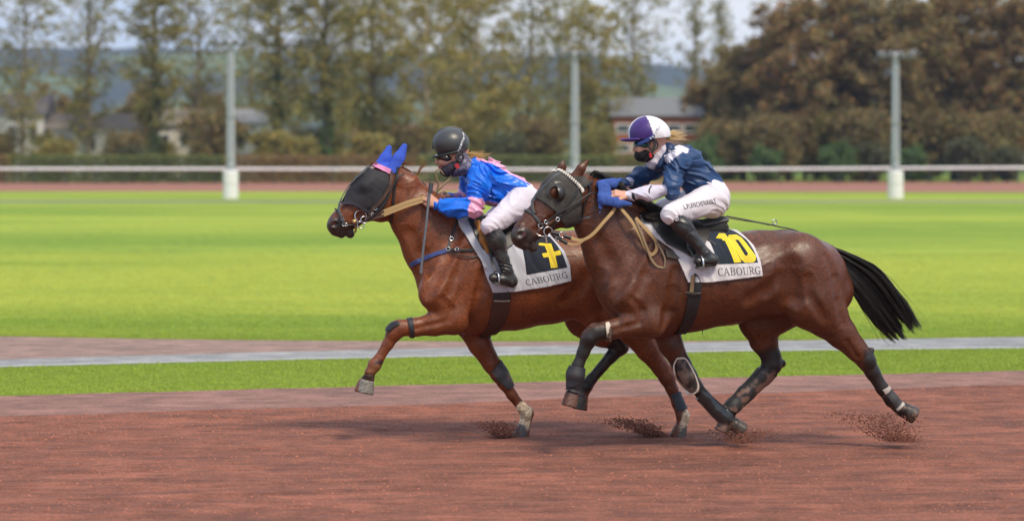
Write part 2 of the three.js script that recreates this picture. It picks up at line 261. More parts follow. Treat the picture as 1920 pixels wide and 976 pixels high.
[[-8, 0, 0.8, 'brown scrub at the left edge'], [92, 1, 0.75, 'olive scrub second from the left edge'], [232, 0, 0.8, 'brown scrub third from the left edge'], [300, 1, 0.7, 'olive scrub left of the left lamp pole'], [395, 0, 1.15, 'brown scrub just left of the left lamp pole'], [600, 1, 0.85, 'olive scrub by the dark ivy trunk'], [760, 0, 0.9, 'brown scrub left of the black helmet'], [870, 1, 0.9, 'olive scrub behind the black helmet'], [1010, 0, 1.05, 'brown scrub left of the middle lamp pole'], [1120, 1, 0.85, 'olive scrub right of the middle lamp pole'], [1360, 0, 1.05, 'brown scrub right behind the navy rider'], [1450, 0, 1.1, 'brown scrub left of the green bushes'], [1530, 1, 1.1, 'olive scrub under the large orange tree'], [1620, 0, 1.2, 'brown scrub left behind the right lamp pole'], [1740, 0, 1.2, 'brown scrub right behind the right lamp pole'], [1850, 0, 1.15, 'brown scrub near the right edge']]
  .forEach(([px, v, s, label], i) => plantTree('scrub', v, px, 236 + (i * 5) % 9, s, 'scrub_bush', label, 'bush', G4, 'dark'));

// low trees that fill the undergrowth
const ORD = ['first', 'second', 'third', 'fourth', 'fifth', 'sixth', 'seventh', 'eighth', 'ninth'];
const low = (list, kind, v0, s, label, group) => list.forEach((px, i) => plantTree(kind, v0 + i, px, 250 + (i * 7) % 16, s * (0.85 + 0.3 * ((i * 37) % 10) / 10), 'low_tree', label.replace('#', ORD[i]), 'tree', group, 'dark'));
low([-40, 70, 130, 240, 275, 385, 425], 'russet', 1, 0.55, 'low brown tree in the undergrowth, # from the left edge of the picture', 'low brown trees on the left');
low([475, 560, 640, 735, 830, 930, 1020, 1090, 1150], 'yellow', 0, 0.48, 'low olive tree in the undergrowth, # to the right of the left lamp pole', 'low olive trees in the middle');
low([1325, 1360, 1420, 1510, 1600, 1730, 1850], 'russet', 0, 0.72, 'rusty tree in the back row, # to the right of the navy rider', 'rusty trees in the back row');
{ // far wooded ridge with an uneven skyline
  const ridge = (x) => 92 + 10 * (fbm(x * 0.004, 3, 0, 4) - 0.5) + 12 * step(-400, 500, -x) - 16 * step(0, 260, x);
  const g = sheet(560, 30, (u, v) => { const x = (u - 0.5) * 5200, D = mix(1400, 2300, v), k = sm(v); return [x, k * ridge(x) + (v > 0 ? 9 * (fbm(x * 0.03, D * 0.03, 1, 4) - 0.5) : 0), -D]; },
    (p) => { const n = fbm(p[0] * 0.022, p[2] * 0.03, 3, 4), f = step(0.62, 0.70, noise(p[0] * 0.008, p[2] * 0.009, 8)); return [mix(0.020, 0.09, f) * (0.5 + n), mix(0.034, 0.13, f) * (0.5 + n), mix(0.034, 0.05, f) * (0.5 + n)]; });
  struct('wooded_hill', g, mat(0xffffff, 1, { vertexColors: true }));
}
{ // trimmed hedge behind the far rail
  const D = groundD(343) + 1.2, x0 = sideX(-120, D), x1 = sideX(1215, D), r = rng(77), L = new Leaves(r), h = 2.25;
  const hedge = thing('hedge', 'long trimmed green hedge behind the white rail on the left', 'hedge');
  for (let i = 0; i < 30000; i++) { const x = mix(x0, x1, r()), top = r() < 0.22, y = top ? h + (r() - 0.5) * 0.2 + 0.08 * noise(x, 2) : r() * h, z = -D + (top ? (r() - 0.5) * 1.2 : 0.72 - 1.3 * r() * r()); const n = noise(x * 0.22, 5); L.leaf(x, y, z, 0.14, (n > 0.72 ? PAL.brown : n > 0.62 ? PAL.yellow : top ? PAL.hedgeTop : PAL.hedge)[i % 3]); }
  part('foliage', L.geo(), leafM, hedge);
  const core = []; for (let x = x0; x < x1; x += 0.45) core.push(tube([V(x, -0.03, -D), V(x + (r() - 0.5) * 0.4, 1.0, -D + (r() - 0.5) * 0.5), V(x + (r() - 0.5) * 0.8, 2.0, -D + (r() - 0.5) * 0.8)], [0.05, 0.035, 0.012], 4)); const st = part('branches', mergeGeometries(core), barkM.grey, hedge); st.userData.kind = 'stuff';
}
{ // green mesh fence on the right, posts and wires one by one
  const D = groundD(339), x0 = sideX(1180, D), x1 = sideX(2010, D), f = thing('mesh_fence', 'green wire mesh fence in front of the autumn trees on the right', 'fence'), m = mat([0.02, 0.085, 0.06], 0.6);
  const post = box(0.09, 2.0, 0.09, 0, 1.0, 0), wire = box(x1 - x0, 0.035, 0.02);
  for (let x = x0; x <= x1 + 0.01; x += (x1 - x0) / 16) part('post', post, m, f).position.set(x, 0, -D);
  for (let k = 0; k <= 12; k++) part('wire', wire, m, f).position.set((x0 + x1) / 2, 0.08 + k * 0.155, -D + 0.06);
  const vs = []; for (let x = x0; x < x1; x += 0.22) vs.push(box(0.03, 1.9, 0.02, x, 1.0, -D + 0.09)); const v = part('mesh', mergeGeometries(vs), m, f); v.userData.kind = 'stuff';
}
{ // white rail
  const D = 207, y = heightY(316.5, D), x0 = sideX(-160, D), x1 = sideX(2080, D), f = thing('running_rail', 'long white running rail on the far side of the course', 'rail'), m = mat([0.88, 0.90, 0.91], 0.35), pm = mat([0.07, 0.13, 0.11], 0.6);
  const pts = []; for (let i = 0; i <= 40; i++) { const u = i / 40, x = mix(x0, x1, u); pts.push(V(x, y + 0.10 * step(10, 48, x) - 0.05 * step(-30, 5, x) * (1 - step(5, 40, x)), -D)); }
  part('top_rail', tube(pts, 0.105, 10), m, f);
  for (let i = 0; i <= 40; i += 2) part('joint_sleeve', tube([pts[i].clone().add(V(-0.12, 0, 0)), pts[i].clone().add(V(0.12, 0, 0))], 0.118, 10), mat([0.7, 0.72, 0.73], 0.45), f);
  for (let i = 0; i <= 40; i += 1) { const p = pts[i]; part('post', tube([V(p.x, -0.03, -D - 0.35), V(p.x, p.y * 0.6, -D - 0.33), V(p.x, p.y - 0.04, -D)], 0.04, 6), pm, f); }
}
// floodlight poles with padded bases
function lampPole(px, topY, label) {
  const D = groundD(371.5), t = thing('lamp_pole', label, 'lamp pole', 'floodlight poles in the infield'), h = heightY(topY, D);
  t.position.set(sideX(px, D), -0.03, -D);
  const steel = mat([0.43, 0.45, 0.51], 0.5, { metalness: 0.2 });
  part('pole', new THREE.CylinderGeometry(0.17, 0.235, h, 20).translate(0, h / 2, 0), steel, t);
  const pad = part('padded_base', new THREE.LatheGeometry([[0.01, 0], [0.395, 0], [0.40, 0.03], [0.40, 1.40], [0.385, 1.45], [0.2, 1.47]].map(([a, b]) => new THREE.Vector2(a, b)), 28), mat([0.76, 0.75, 0.78], 0.55), t);
  part('seam', new THREE.TorusGeometry(0.402, 0.012, 6, 28).rotateX(Math.PI / 2).translate(0, 0.78, 0), mat([0.3, 0.3, 0.31], 0.6), pad);
  part('cross_arm', box(1.9, 0.12, 0.14, 0, h, 0), steel, t);
  for (const x of [-0.78, -0.26, 0.26, 0.78]) { const l = part('floodlight', new THREE.CylinderGeometry(0.16, 0.24, 0.22, 12).rotateX(0.5).translate(x, h + 0.06, 0.14), mat([0.13, 0.135, 0.14], 0.45), t); part('lens', new THREE.CylinderGeometry(0.19, 0.19, 0.02, 12).translate(0, -0.12, 0).rotateX(0.5).translate(x, h + 0.06, 0.14), mat([0.5, 0.52, 0.54], 0.15), l); }
  for (const y of [1.62, h * 0.52, h - 0.35]) part('collar', new THREE.CylinderGeometry(0.245 - 0.065 * y / h, 0.245 - 0.065 * y / h, 0.09, 20).translate(0, y, 0), mat([0.22, 0.235, 0.25], 0.5), t);
  part('junction_box', box(0.16, 0.34, 0.1, 0.03, 2.2, 0.25), mat([0.36, 0.37, 0.38], 0.6), t);
  part('cable', tube([V(0.05, 2.37, 0.235), V(0.04, h * 0.6, 0.215), V(0.02, h - 0.1, 0.18)], 0.018, 5), mat([0.03, 0.03, 0.03], 0.7), t);
  part('cap', new THREE.SphereGeometry(0.19, 12, 6, 0, 6.3, 0, 1.57).translate(0, h, 0), steel, t);
}
lampPole(432, 80, 'grey floodlight pole with white padded base on the left of the course');
lampPole(1078, 101, 'grey floodlight pole in the middle, rising behind the two riders');
lampPole(1680, 103, 'grey floodlight pole with white padded base on the right of the course');

// houses seen between the trees
const glassM = phys([0.05, 0.06, 0.07], 0.08), frameM = mat([0.75, 0.75, 0.74], 0.6);
function house(px, D, w, h, roofH, depth, wallC, roofC, wins, label, name = 'house') {
  const t = thing(name, label, 'building'); t.position.set(sideX(px, D), -0.03, -D);
  part('wall', box(w, h, depth, 0, h / 2, -depth / 2), mat(wallC, 0.9), t);
  const s = new THREE.Shape([[-w / 2 - 0.35, 0], [w / 2 + 0.35, 0], [w / 2 - roofH * 0.7, roofH], [-w / 2 + roofH * 0.7, roofH]].map(([a, b]) => new THREE.Vector2(a, b)));
  const gable = new THREE.ExtrudeGeometry(new THREE.Shape([[0.4, 0], [-depth - 0.4, 0], [-depth / 2, roofH]].map(([a, b]) => new THREE.Vector2(a, b))), { depth: w + 0.7, bevelEnabled: false }).rotateY(-Math.PI / 2).translate(w / 2 + 0.35, h + 0.003, 0);
  gable.computeVertexNormals();
  const idx = gable.index; if (!idx) { const p = gable.attributes.position; for (let i = 0; i < p.count; i += 3) { const a = [p.getX(i), p.getY(i), p.getZ(i)]; p.setXYZ(i, p.getX(i + 1), p.getY(i + 1), p.getZ(i + 1)); p.setXYZ(i + 1, ...a); } gable.computeVertexNormals(); }
  part('roof', gable, mat(roofC, 0.85), t);
  for (const [x, y, ww, hh] of wins) { const f = part('window', box(ww + 0.24, hh + 0.24, 0.1, x, y, 0.03), frameM, t); part('pane', box(ww, hh, 0.06, x, y, 0.065), glassM, f); }
  return t;
}
const row = (n, w, y, ww, hh) => [...Array(n)].map((_, i) => [(i - (n - 1) / 2) * w, y, ww, hh]);
house(1232, 248, 8.6, 6.3, 1.9, 6, [0.30, 0.095, 0.055], [0.17, 0.18, 0.20], [...row(5, 1.65, 3.2, 1.2, 0.7), ...row(5, 1.65, 5.1, 1.2, 0.7)], 'brick building with grey roof and white window bands behind the purple cap', 'brick_building');
house(886, 262, 3.4, 4.8, 2.2, 6, [0.62, 0.56, 0.50], [0.26, 0.10, 0.06], row(2, 1.5, 2.6, 0.8, 1.2), 'small pale house with red roof above the rider in blue');
house(22, 243, 6, 6.4, 2.0, 5, [0.68, 0.67, 0.64], [0.12, 0.11, 0.12], [...row(3, 2.0, 4.6, 0.8, 1.2)], 'white house with dark roof at the left edge behind the trees');
house(170, 243, 8, 5.0, 1.5, 5, [0.72, 0.70, 0.66], [0.20, 0.17, 0.15], row(3, 2.3, 3.6, 0.9, 1.0), 'white house second from the left edge behind the trees');
house(345, 244, 5.5, 5.4, 1.6, 5, [0.66, 0.62, 0.55], [0.30, 0.27, 0.24], row(3, 1.8, 3.9, 0.7, 1.1), 'cream house left of the left lamp pole behind the trees');
house(470, 245, 4, 5.6, 1.4, 5, [0.70, 0.70, 0.70], [0.35, 0.35, 0.36], row(2, 1.9, 4.1, 0.7, 1.1), 'pale grey house just right of the left lamp pole behind the trees');
house(720, 278, 6, 3.6, 2.4, 8, [0.60, 0.58, 0.54], [0.28, 0.13, 0.09], row(2, 2.4, 2.2, 1.0, 1.2), 'pale house with red roof above the blue eared horse');

scene.fog = new THREE.FogExp2(new THREE.Color().setRGB(0.46, 0.58, 0.80), 0.00017);

// ───────────── smooth bodies: tapered bones joined by a smooth minimum, meshed as one surface ─────────────
class Field {
  constructor() { this.b = []; this.post = null; }
  // bone from a to b with radii; sz squeezes it across (z); k is the blend; neg carves
  bone(a, b, ra, rb, k = 0.03, sz = 1, neg = false, szb = sz) { this.b.push({ t: sz === 1 && szb === 1 ? 0 : 1, a, b, ra, rb, k, sz, szb, neg, dx: b[0] - a[0], dy: b[1] - a[1], dz: b[2] - a[2], l2: Math.max(1e-9, (b[0] - a[0]) ** 2 + (b[1] - a[1]) ** 2 + (sz === 1 && szb === 1 ? (b[2] - a[2]) ** 2 : 0)) }); return this; }
  ball(a, r, k = 0.03, sz = 1, neg = false) { return this.bone(a, [a[0] + 1e-4, a[1], a[2]], r, r, k, sz, neg); }
  ell(a, rx, ry, rz, k = 0.03, neg = false, turn = 0) { this.b.push({ t: 2, a, rx, ry, rz, k, neg, c: Math.cos(turn), s: Math.sin(turn) }); return this; }
  cone(a, b, ra, rb, k = 0.01, round = 0.004) { this.b.push({ t: 3, a, b, ra: ra - round, rb: rb - round, k, round, l2: (b[0] - a[0]) ** 2 + (b[1] - a[1]) ** 2 + (b[2] - a[2]) ** 2 }); return this; }
  static one(p, x, y, z) {
    if (p.t === 0) { const X = x - p.a[0], Y = y - p.a[1], Z = z - p.a[2]; let h = (X * p.dx + Y * p.dy + Z * p.dz) / p.l2; h = h < 0 ? 0 : h > 1 ? 1 : h; const u = X - h * p.dx, v = Y - h * p.dy, w = Z - h * p.dz; return Math.sqrt(u * u + v * v + w * w) - (p.ra + h * (p.rb - p.ra)); }
    if (p.t === 1) { const X = x - p.a[0], Y = y - p.a[1]; let h = (X * p.dx + Y * p.dy) / p.l2; h = h < 0 ? 0 : h > 1 ? 1 : h; const u = X - h * p.dx, v = Y - h * p.dy, s = p.sz + h * (p.szb - p.sz), w = (z - p.a[2] - h * p.dz) / s, q = u * u + v * v, f = Math.sqrt(q + w * w) + 1e-9, g = Math.sqrt(q + w * w / (s * s)) / f; return (f - (p.ra + h * (p.rb - p.ra))) / (g < 0.5 ? 0.5 : g); }
    if (p.t === 2) { const X0 = x - p.a[0], Y0 = y - p.a[1], X = (X0 * p.c + Y0 * p.s) / p.rx, Y = (-X0 * p.s + Y0 * p.c) / p.ry, Z = (z - p.a[2]) / p.rz, k0 = Math.sqrt(X * X + Y * Y + Z * Z) + 1e-9, k1 = Math.sqrt((X / p.rx) ** 2 + (Y / p.ry) ** 2 + (Z / p.rz) ** 2) + 1e-9; return k0 * (k0 - 1) / k1; }
    const bax = p.b[0] - p.a[0], bay = p.b[1] - p.a[1], baz = p.b[2] - p.a[2], pax = x - p.a[0], pay = y - p.a[1], paz = z - p.a[2], rba = p.rb - p.ra, papa = pax * pax + pay * pay + paz * paz, paba = (pax * bax + pay * bay + paz * baz) / p.l2;
    const X = Math.sqrt(Math.max(0, papa - paba * paba * p.l2)), cax = Math.max(0, X - (paba < 0.5 ? p.ra : p.rb)), cay = Math.abs(paba - 0.5) - 0.5, kk = rba * rba + p.l2, f = clamp((rba * (X - p.ra) + paba * p.l2) / kk), cbx = X - p.ra - f * rba, cby = paba - f, s = cbx < 0 && cay < 0 ? -1 : 1;
    return s * Math.sqrt(Math.min(cax * cax + cay * cay * p.l2, cbx * cbx + cby * cby * p.l2)) - p.round;
  }
  raw(x, y, z, list = this.b) {
    let d = 1e3;
    for (let i = 0; i < list.length; i++) {
      const p = list[i]; let e = Field.one(p, x, y, z);
      if (p.neg) { e = -e; const h = Math.max(p.k - Math.abs(d - e), 0) / p.k; d = Math.max(d, e) + h * h * p.k * 0.25; }
      else { const h = Math.max(p.k - Math.abs(d - e), 0) / p.k; d = Math.min(d, e) - h * h * p.k * 0.25; }
    }
    return d;
  }
  at(x, y, z, list = this.b) { const d = this.raw(x, y, z, list); return this.post ? this.post(x, y, z, d) : d; }
  grad(x, y, z, e = 0.004, list = this.b) { const gx = this.at(x + e, y, z, list) - this.at(x - e, y, z, list), gy = this.at(x, y + e, z, list) - this.at(x, y - e, z, list), gz = this.at(x, y, z + e, list) - this.at(x, y, z - e, list), l = Math.hypot(gx, gy, gz) + 1e-12; return [gx / l, gy / l, gz / l]; }
  bounds(pad = 0.03) { const lo = [1e9, 1e9, 1e9], hi = [-1e9, -1e9, -1e9]; for (const p of this.b) { if (p.neg) continue; for (const q of p.b ? [p.a, p.b] : [p.a]) { const r = p.t === 2 ? Math.max(p.rx, p.ry, p.rz) : Math.max(p.ra, p.rb) * 1 + (p.round ?? 0); for (let i = 0; i < 3; i++) { const rr = (i === 2 ? r * Math.max(p.t === 1 ? Math.max(p.sz, p.szb) : 1, 0) : r) + pad; lo[i] = Math.min(lo[i], q[i] - rr); hi[i] = Math.max(hi[i], q[i] + rr); } } } return [lo, hi]; }
  // surface nets; opts: cell, lo, hi, color(x,y,z,n) -> rgb, uv(x,y,z)
  mesh({ cell = 0.012, lo, hi, color, uv, slack = 0 }) {
    if (!lo) [lo, hi] = this.bounds();
    const n = [0, 1, 2].map((i) => Math.ceil((hi[i] - lo[i]) / cell / 8) * 8 + 1), [nx, ny, nz] = n, val = new Float32Array(nx * ny * nz).fill(1), S = 8, R = cell * S * 0.87;
    const bl = [(nx - 1) / S, (ny - 1) / S, (nz - 1) / S], lists = new Array(bl[0] * bl[1] * bl[2]);
    for (let k = 0; k < bl[2]; k++) for (let j = 0; j < bl[1]; j++) for (let i = 0; i < bl[0]; i++) {
      const cx = lo[0] + (i + 0.5) * S * cell, cy = lo[1] + (j + 0.5) * S * cell, cz = lo[2] + (k + 0.5) * S * cell;
      let m = 1e9; const ds = this.b.map((p) => { const d = Field.one(p, cx, cy, cz); if (!p.neg && d < m) m = d; return d; });
      const tot = this.raw(cx, cy, cz); 
      if (Math.abs(tot) > R * 2.2 + 0.03 + slack) { if (tot < 0) { for (let c = k * S; c <= k * S + S; c++) for (let b = j * S; b <= j * S + S; b++) for (let a = i * S; a <= i * S + S; a++) { const o = (c * ny + b) * nx + a; if (val[o] === 1) val[o] = -1; } } continue; }
      const list = this.b.filter((p, q) => ds[q] < (p.neg ? 0 : Math.max(m, 0)) + R * 3.2 + p.k * 1.5 + 0.02); lists[(k * bl[1] + j) * bl[0] + i] = list;
      for (let c = k * S; c <= k * S + S; c++) for (let b = j * S; b <= j * S + S; b++) for (let a = i * S; a <= i * S + S; a++) { const o = (c * ny + b) * nx + a; if (val[o] === 1 || val[o] === -1) val[o] = this.at(lo[0] + a * cell, lo[1] + b * cell, lo[2] + c * cell, list); }
    }
    const pos = [], nor = [], col = [], uvs = [], vid = new Int32Array((nx - 1) * (ny - 1) * (nz - 1)).fill(-1), idx = [];
    const off = [0, 1, nx, nx + 1, nx * ny, nx * ny + 1, nx * ny + nx, nx * ny + nx + 1], E = [[0, 1], [2, 3], [4, 5], [6, 7], [0, 2], [1, 3], [4, 6], [5, 7], [0, 4], [1, 5], [2, 6], [3, 7]];
    for (let c = 0; c < nz - 1; c++) for (let b = 0; b < ny - 1; b++) for (let a = 0; a < nx - 1; a++) {
      const o = (c * ny + b) * nx + a; let mask = 0; for (let q = 0; q < 8; q++) if (val[o + off[q]] < 0) mask |= 1 << q;
      if (mask === 0 || mask === 255) continue;
      let sx = 0, sy = 0, sz = 0, m = 0;
      for (const [p, q] of E) { if (((mask >> p) & 1) === ((mask >> q) & 1)) continue; const v0 = val[o + off[p]], v1 = val[o + off[q]], t = v0 / (v0 - v1); sx += mix(p & 1, q & 1, t); sy += mix((p >> 1) & 1, (q >> 1) & 1, t); sz += mix((p >> 2) & 1, (q >> 2) & 1, t); m++; }
      let x = lo[0] + (a + sx / m) * cell, y = lo[1] + (b + sy / m) * cell, z = lo[2] + (c + sz / m) * cell;
      const list = lists[(Math.floor(c / S) * bl[1] + Math.floor(b / S)) * bl[0] + Math.floor(a / S)] ?? this.b;
      let g = this.grad(x, y, z, cell * 0.5, list); const d = this.at(x, y, z, list), mv = clamp(d, -cell * 0.6, cell * 0.6); x -= g[0] * mv; y -= g[1] * mv; z -= g[2] * mv; g = this.grad(x, y, z, cell * 0.4, list);
      vid[(c * (ny - 1) + b) * (nx - 1) + a] = pos.length / 3; pos.push(x, y, z); nor.push(...g); if (color) col.push(...color(x, y, z, g)); if (uv) uvs.push(...uv(x, y, z, g)); 
    }
    const id = (a, b, c) => vid[(c * (ny - 1) + b) * (nx - 1) + a];
    const quad = (p, q, r, s, flip) => { if (p < 0 || q < 0 || r < 0 || s < 0) return; flip ? idx.push(p, r, q, p, s, r) : idx.push(p, q, r, p, r, s); };
    for (let c = 1; c < nz - 1; c++) for (let b = 1; b < ny - 1; b++) for (let a = 1; a < nx - 1; a++) {
      const o = (c * ny + b) * nx + a, s = val[o] < 0;
      if (s !== val[o + 1] < 0) quad(id(a, b - 1, c - 1), id(a, b, c - 1), id(a, b, c), id(a, b - 1, c), !s);
      if (s !== val[o + nx] < 0) quad(id(a - 1, b, c - 1), id(a - 1, b, c), id(a, b, c), id(a, b, c - 1), !s);
      if (s !== val[o + nx * ny] < 0) quad(id(a - 1, b - 1, c), id(a, b - 1, c), id(a, b, c), id(a - 1, b, c), !s);
    }
    const g = new THREE.BufferGeometry(); g.setAttribute('position', new THREE.Float32BufferAttribute(pos, 3)); g.setAttribute('normal', new THREE.Float32BufferAttribute(nor, 3)); g.setIndex(idx);
    if (color) g.setAttribute('color', new THREE.Float32BufferAttribute(col, 3)); if (uv) g.setAttribute('uv', new THREE.Float32BufferAttribute(uvs, 2));
    return g;
  }
}
// signed distance to a polygon in the side view
function polyDist(poly, x, y) {
  let d = 1e9, s = 1;
  for (let i = 0, j = poly.length - 1; i < poly.length; j = i++) {
    const ex = poly[j][0] - poly[i][0], ey = poly[j][1] - poly[i][1], wx = x - poly[i][0], wy = y - poly[i][1], t = clamp((wx * ex + wy * ey) / (ex * ex + ey * ey)), bx = wx - ex * t, by = wy - ey * t; d = Math.min(d, bx * bx + by * by);
    const c1 = y >= poly[i][1], c2 = y < poly[j][1], c3 = ex * wy > ey * wx; if ((c1 && c2 && c3) || (!c1 && !c2 && !c3)) s = -s;
  }
  return s * Math.sqrt(d);
}
// A mount stands at a ground spot, turned a little towards the camera; its own frame: x to the rear, y up, z to its left side
class Mount {
  constructor(px, D, turn) { this.o = [sideX(px, D), 0, -D]; this.turn = turn; this.c = Math.cos(turn); this.s = Math.sin(turn); this.scale = D / FOCAL; }
  place(o) { o.position.set(...this.o); o.rotation.y = this.turn; return o; }
  // own-frame point that lies w metres left of the middle plane along the line of sight of (px, py)
  p(px, py, w = 0) {
    const L = [this.s, 0, this.c], d = [(px - CX) / FOCAL, -(py - HORIZON) / FOCAL, -1], rel = [-this.o[0], EYE, -this.o[2]];
    const t = (w - (rel[0] * L[0] + rel[2] * L[2])) / (d[0] * L[0] + d[2] * L[2]), X = rel[0] + d[0] * t, Z = rel[2] + d[2] * t;
    return [X * this.c - Z * this.s, rel[1] + d[1] * t, w];
  }
  v(px, py, w = 0) { return V(...this.p(px, py, w)); }
  r(px) { return px * this.scale; }
  // first point of a field met along the line of sight of (px, py); lift raises it along the normal
  hit(field, px, py, lift = 0, from = 1.2) {
    let a = this.p(px, py, from), b = this.p(px, py, -0.6), L = Math.hypot(b[0] - a[0], b[1] - a[1], b[2] - a[2]), u = [0, 1, 2].map((i) => (b[i] - a[i]) / L), t = 0;
    for (let i = 0; i < 160; i++) { const q = [a[0] + u[0] * t, a[1] + u[1] * t, a[2] + u[2] * t], d = field.at(...q); if (d < 0.0006) break; t += Math.max(0.0004, d * 0.7); if (t > L) { t = L * 0.667; break; } }
    const q = [a[0] + u[0] * t, a[1] + u[1] * t, a[2] + u[2] * t], g = field.grad(...q); return { p: V(q[0] + g[0] * lift, q[1] + g[1] * lift, q[2] + g[2] * lift), n: V(...g) };
  }
}
// strap: a flat band swept along points with normals
function strap(pts, nors, width, thick = 0.004, closed = false) {
  const n = pts.length, pos = [], idx = [], uv = []; let len = 0;
  for (let i = 0; i < n; i++) {
    const T = pts[Math.min(n - 1, i + 1)].clone().sub(pts[Math.max(0, i - 1)]).normalize(), N = (nors[i] ?? nors).clone(); N.addScaledVector(T, -N.dot(T)).normalize(); const B = T.clone().cross(N), w = (Array.isArray(width) ? width[i] : width) / 2, h = thick / 2;
    if (i) len += pts[i].distanceTo(pts[i - 1]);
    for (const [a, b] of [[-w, -h], [w, -h], [w, h * 0.6], [w * 0.8, h], [-w * 0.8, h], [-w, h * 0.6]]) { pos.push(pts[i].x + B.x * a + N.x * b, pts[i].y + B.y * a + N.y * b, pts[i].z + B.z * a + N.z * b); uv.push(a, len); }
  }
  const m = 6; for (let i = 0; i < n - 1; i++) for (let k = 0; k < m; k++) { const a = i * m + k, b = i * m + (k + 1) % m; idx.push(a, a + m, b, b, a + m, b + m); }
  for (let k = 1; k < m - 1; k++) { idx.push(0, k, k + 1); const o = (n - 1) * m; idx.push(o, o + k + 1, o + k); }
  let g = new THREE.BufferGeometry(); g.setAttribute('position', new THREE.Float32BufferAttribute(pos, 3)); g.setAttribute('uv', new THREE.Float32BufferAttribute(uv, 2)); g.setIndex(idx); g = g.toNonIndexed(); g.computeVertexNormals(); return g;
}
function spline(pts, per = 6) { if (pts.length < 2) return pts; return new THREE.CatmullRomCurve3(pts, false, 'centripetal').getPoints((pts.length - 1) * per); }
// strap laid on a field through points seen in the side view; then carried on over the middle to the other side if mirrored
function laid(M, field, list, width, thick = 0.004, lift = 0.002, per = 5) {
  const dense = []; for (let i = 0; i < list.length - 1; i++) for (let k = 0; k < per; k++) dense.push([mix(list[i][0], list[i + 1][0], k / per), mix(list[i][1], list[i + 1][1], k / per)]); dense.push(list[list.length - 1]);
  const h = dense.map(([a, b]) => M.hit(field, a, b, lift + thick / 2)); return { pts: h.map((q) => q.p), nors: h.map((q) => q.n), geo: strap(h.map((q) => q.p), h.map((q) => q.n), width, thick) };
}
const ring = (p, n, R, r, seg = 20) => { const g = new THREE.TorusGeometry(R, r, 7, seg), q = new THREE.Quaternion().setFromUnitVectors(V(0, 0, 1), n.clone().normalize()); return g.applyQuaternion(q).translate(p.x, p.y, p.z); };
const steelM = mat([0.62, 0.62, 0.63], 0.22, { metalness: 1 }), blackLeather = phys([0.018, 0.017, 0.018], 0.42, { clearcoat: 0.15, clearcoatRoughness: 0.5 }), brownLeather = phys([0.07, 0.035, 0.022], 0.5), greyLeather = phys([0.055, 0.06, 0.066], 0.4), tanWeb = mat([0.40, 0.27, 0.125], 0.85);

// ───────────── the two horses ─────────────
const coatBump = tex(512, 512, (u, v) => { const a = 0.5 * tnoise2(u, v, 90, 160, 51) + 0.5 * tnoise2(u, v, 200, 256, 52); return [a, a, a]; }, false); coatBump.repeat.set(1 / 0.5, 1 / 0.5);
const coatRough = tex(256, 256, (u, v) => { const a = 0.40 + 0.40 * (tfbm(u, v, 9, 61, 4) - 0.45) + 0.14 * (tnoise2(u, v, 50, 120, 66) - 0.5); return [a, a, a]; }, false); coatRough.repeat.set(1 / 1.1, 1 / 1.1);
const coatMap = tex(512, 512, (u, v) => { const a = 0.74 + 0.20 * (tnoise2(u, v, 70, 150, 71) - 0.5) + 0.30 * (tnoise2(u, v, 130, 256, 72) - 0.5) + 0.12 * (tfbm(u, v, 10, 73, 3) - 0.5); return [a, a, a]; }); coatMap.repeat.set(1 / 0.8, 1 / 0.8);
const coatM = phys(0xffffff, 1.0, { vertexColors: true, map: coatMap, bumpMap: coatBump, bumpScale: 0.0009, roughnessMap: coatRough, specularIntensity: 1.0 });
// legs: lists of [px, py, radius px, squeeze], last two entries are coronet and toe of the hoof
function leg(F, M, w, pts, k = 0.022) {
  for (let i = 0; i < pts.length - 2; i++) { const [ax, ay, ar, as = 0.85] = pts[i], [bx, by, br, bs = 0.85] = pts[i + 1], wa = Array.isArray(w) ? w[i] : w, wb = Array.isArray(w) ? w[i + 1] : w; F.bone(M.p(ax, ay, wa), M.p(bx, by, wb), M.r(ar), M.r(br), i ? k : 0.05, as === 1 ? 0.99 : as, false, bs); }
  const n = pts.length, a = pts[n - 2], b = pts[n - 1], wl = Array.isArray(w) ? w[w.length - 1] : w; F.cone(M.p(a[0], a[1], wl), M.p(b[0], b[1], wl), M.r(a[2]), M.r(b[2]), 0.012, 0.006);
}
function chain(F, M, list, k) { for (let i = 0; i < list.length - 1; i++) { const [ax, ay, ar, aw, az = 0] = list[i], [bx, by, br, bw, bz = 0] = list[i + 1]; F.bone(M.p(ax, ay, az), M.p(bx, by, bz), M.r(ar), M.r(br), k, aw / M.r(ar), false, bw / M.r(br)); } }
function ear(F, M, base, mid, tip, w, rb) { F.bone(M.p(...base, w), M.p(...mid, w), M.r(rb), M.r(rb * 0.86), 0.02, 0.62); F.bone(M.p(...mid, w), M.p(...tip, w), M.r(rb * 0.86), M.r(1.6), 0.012, 0.62); }

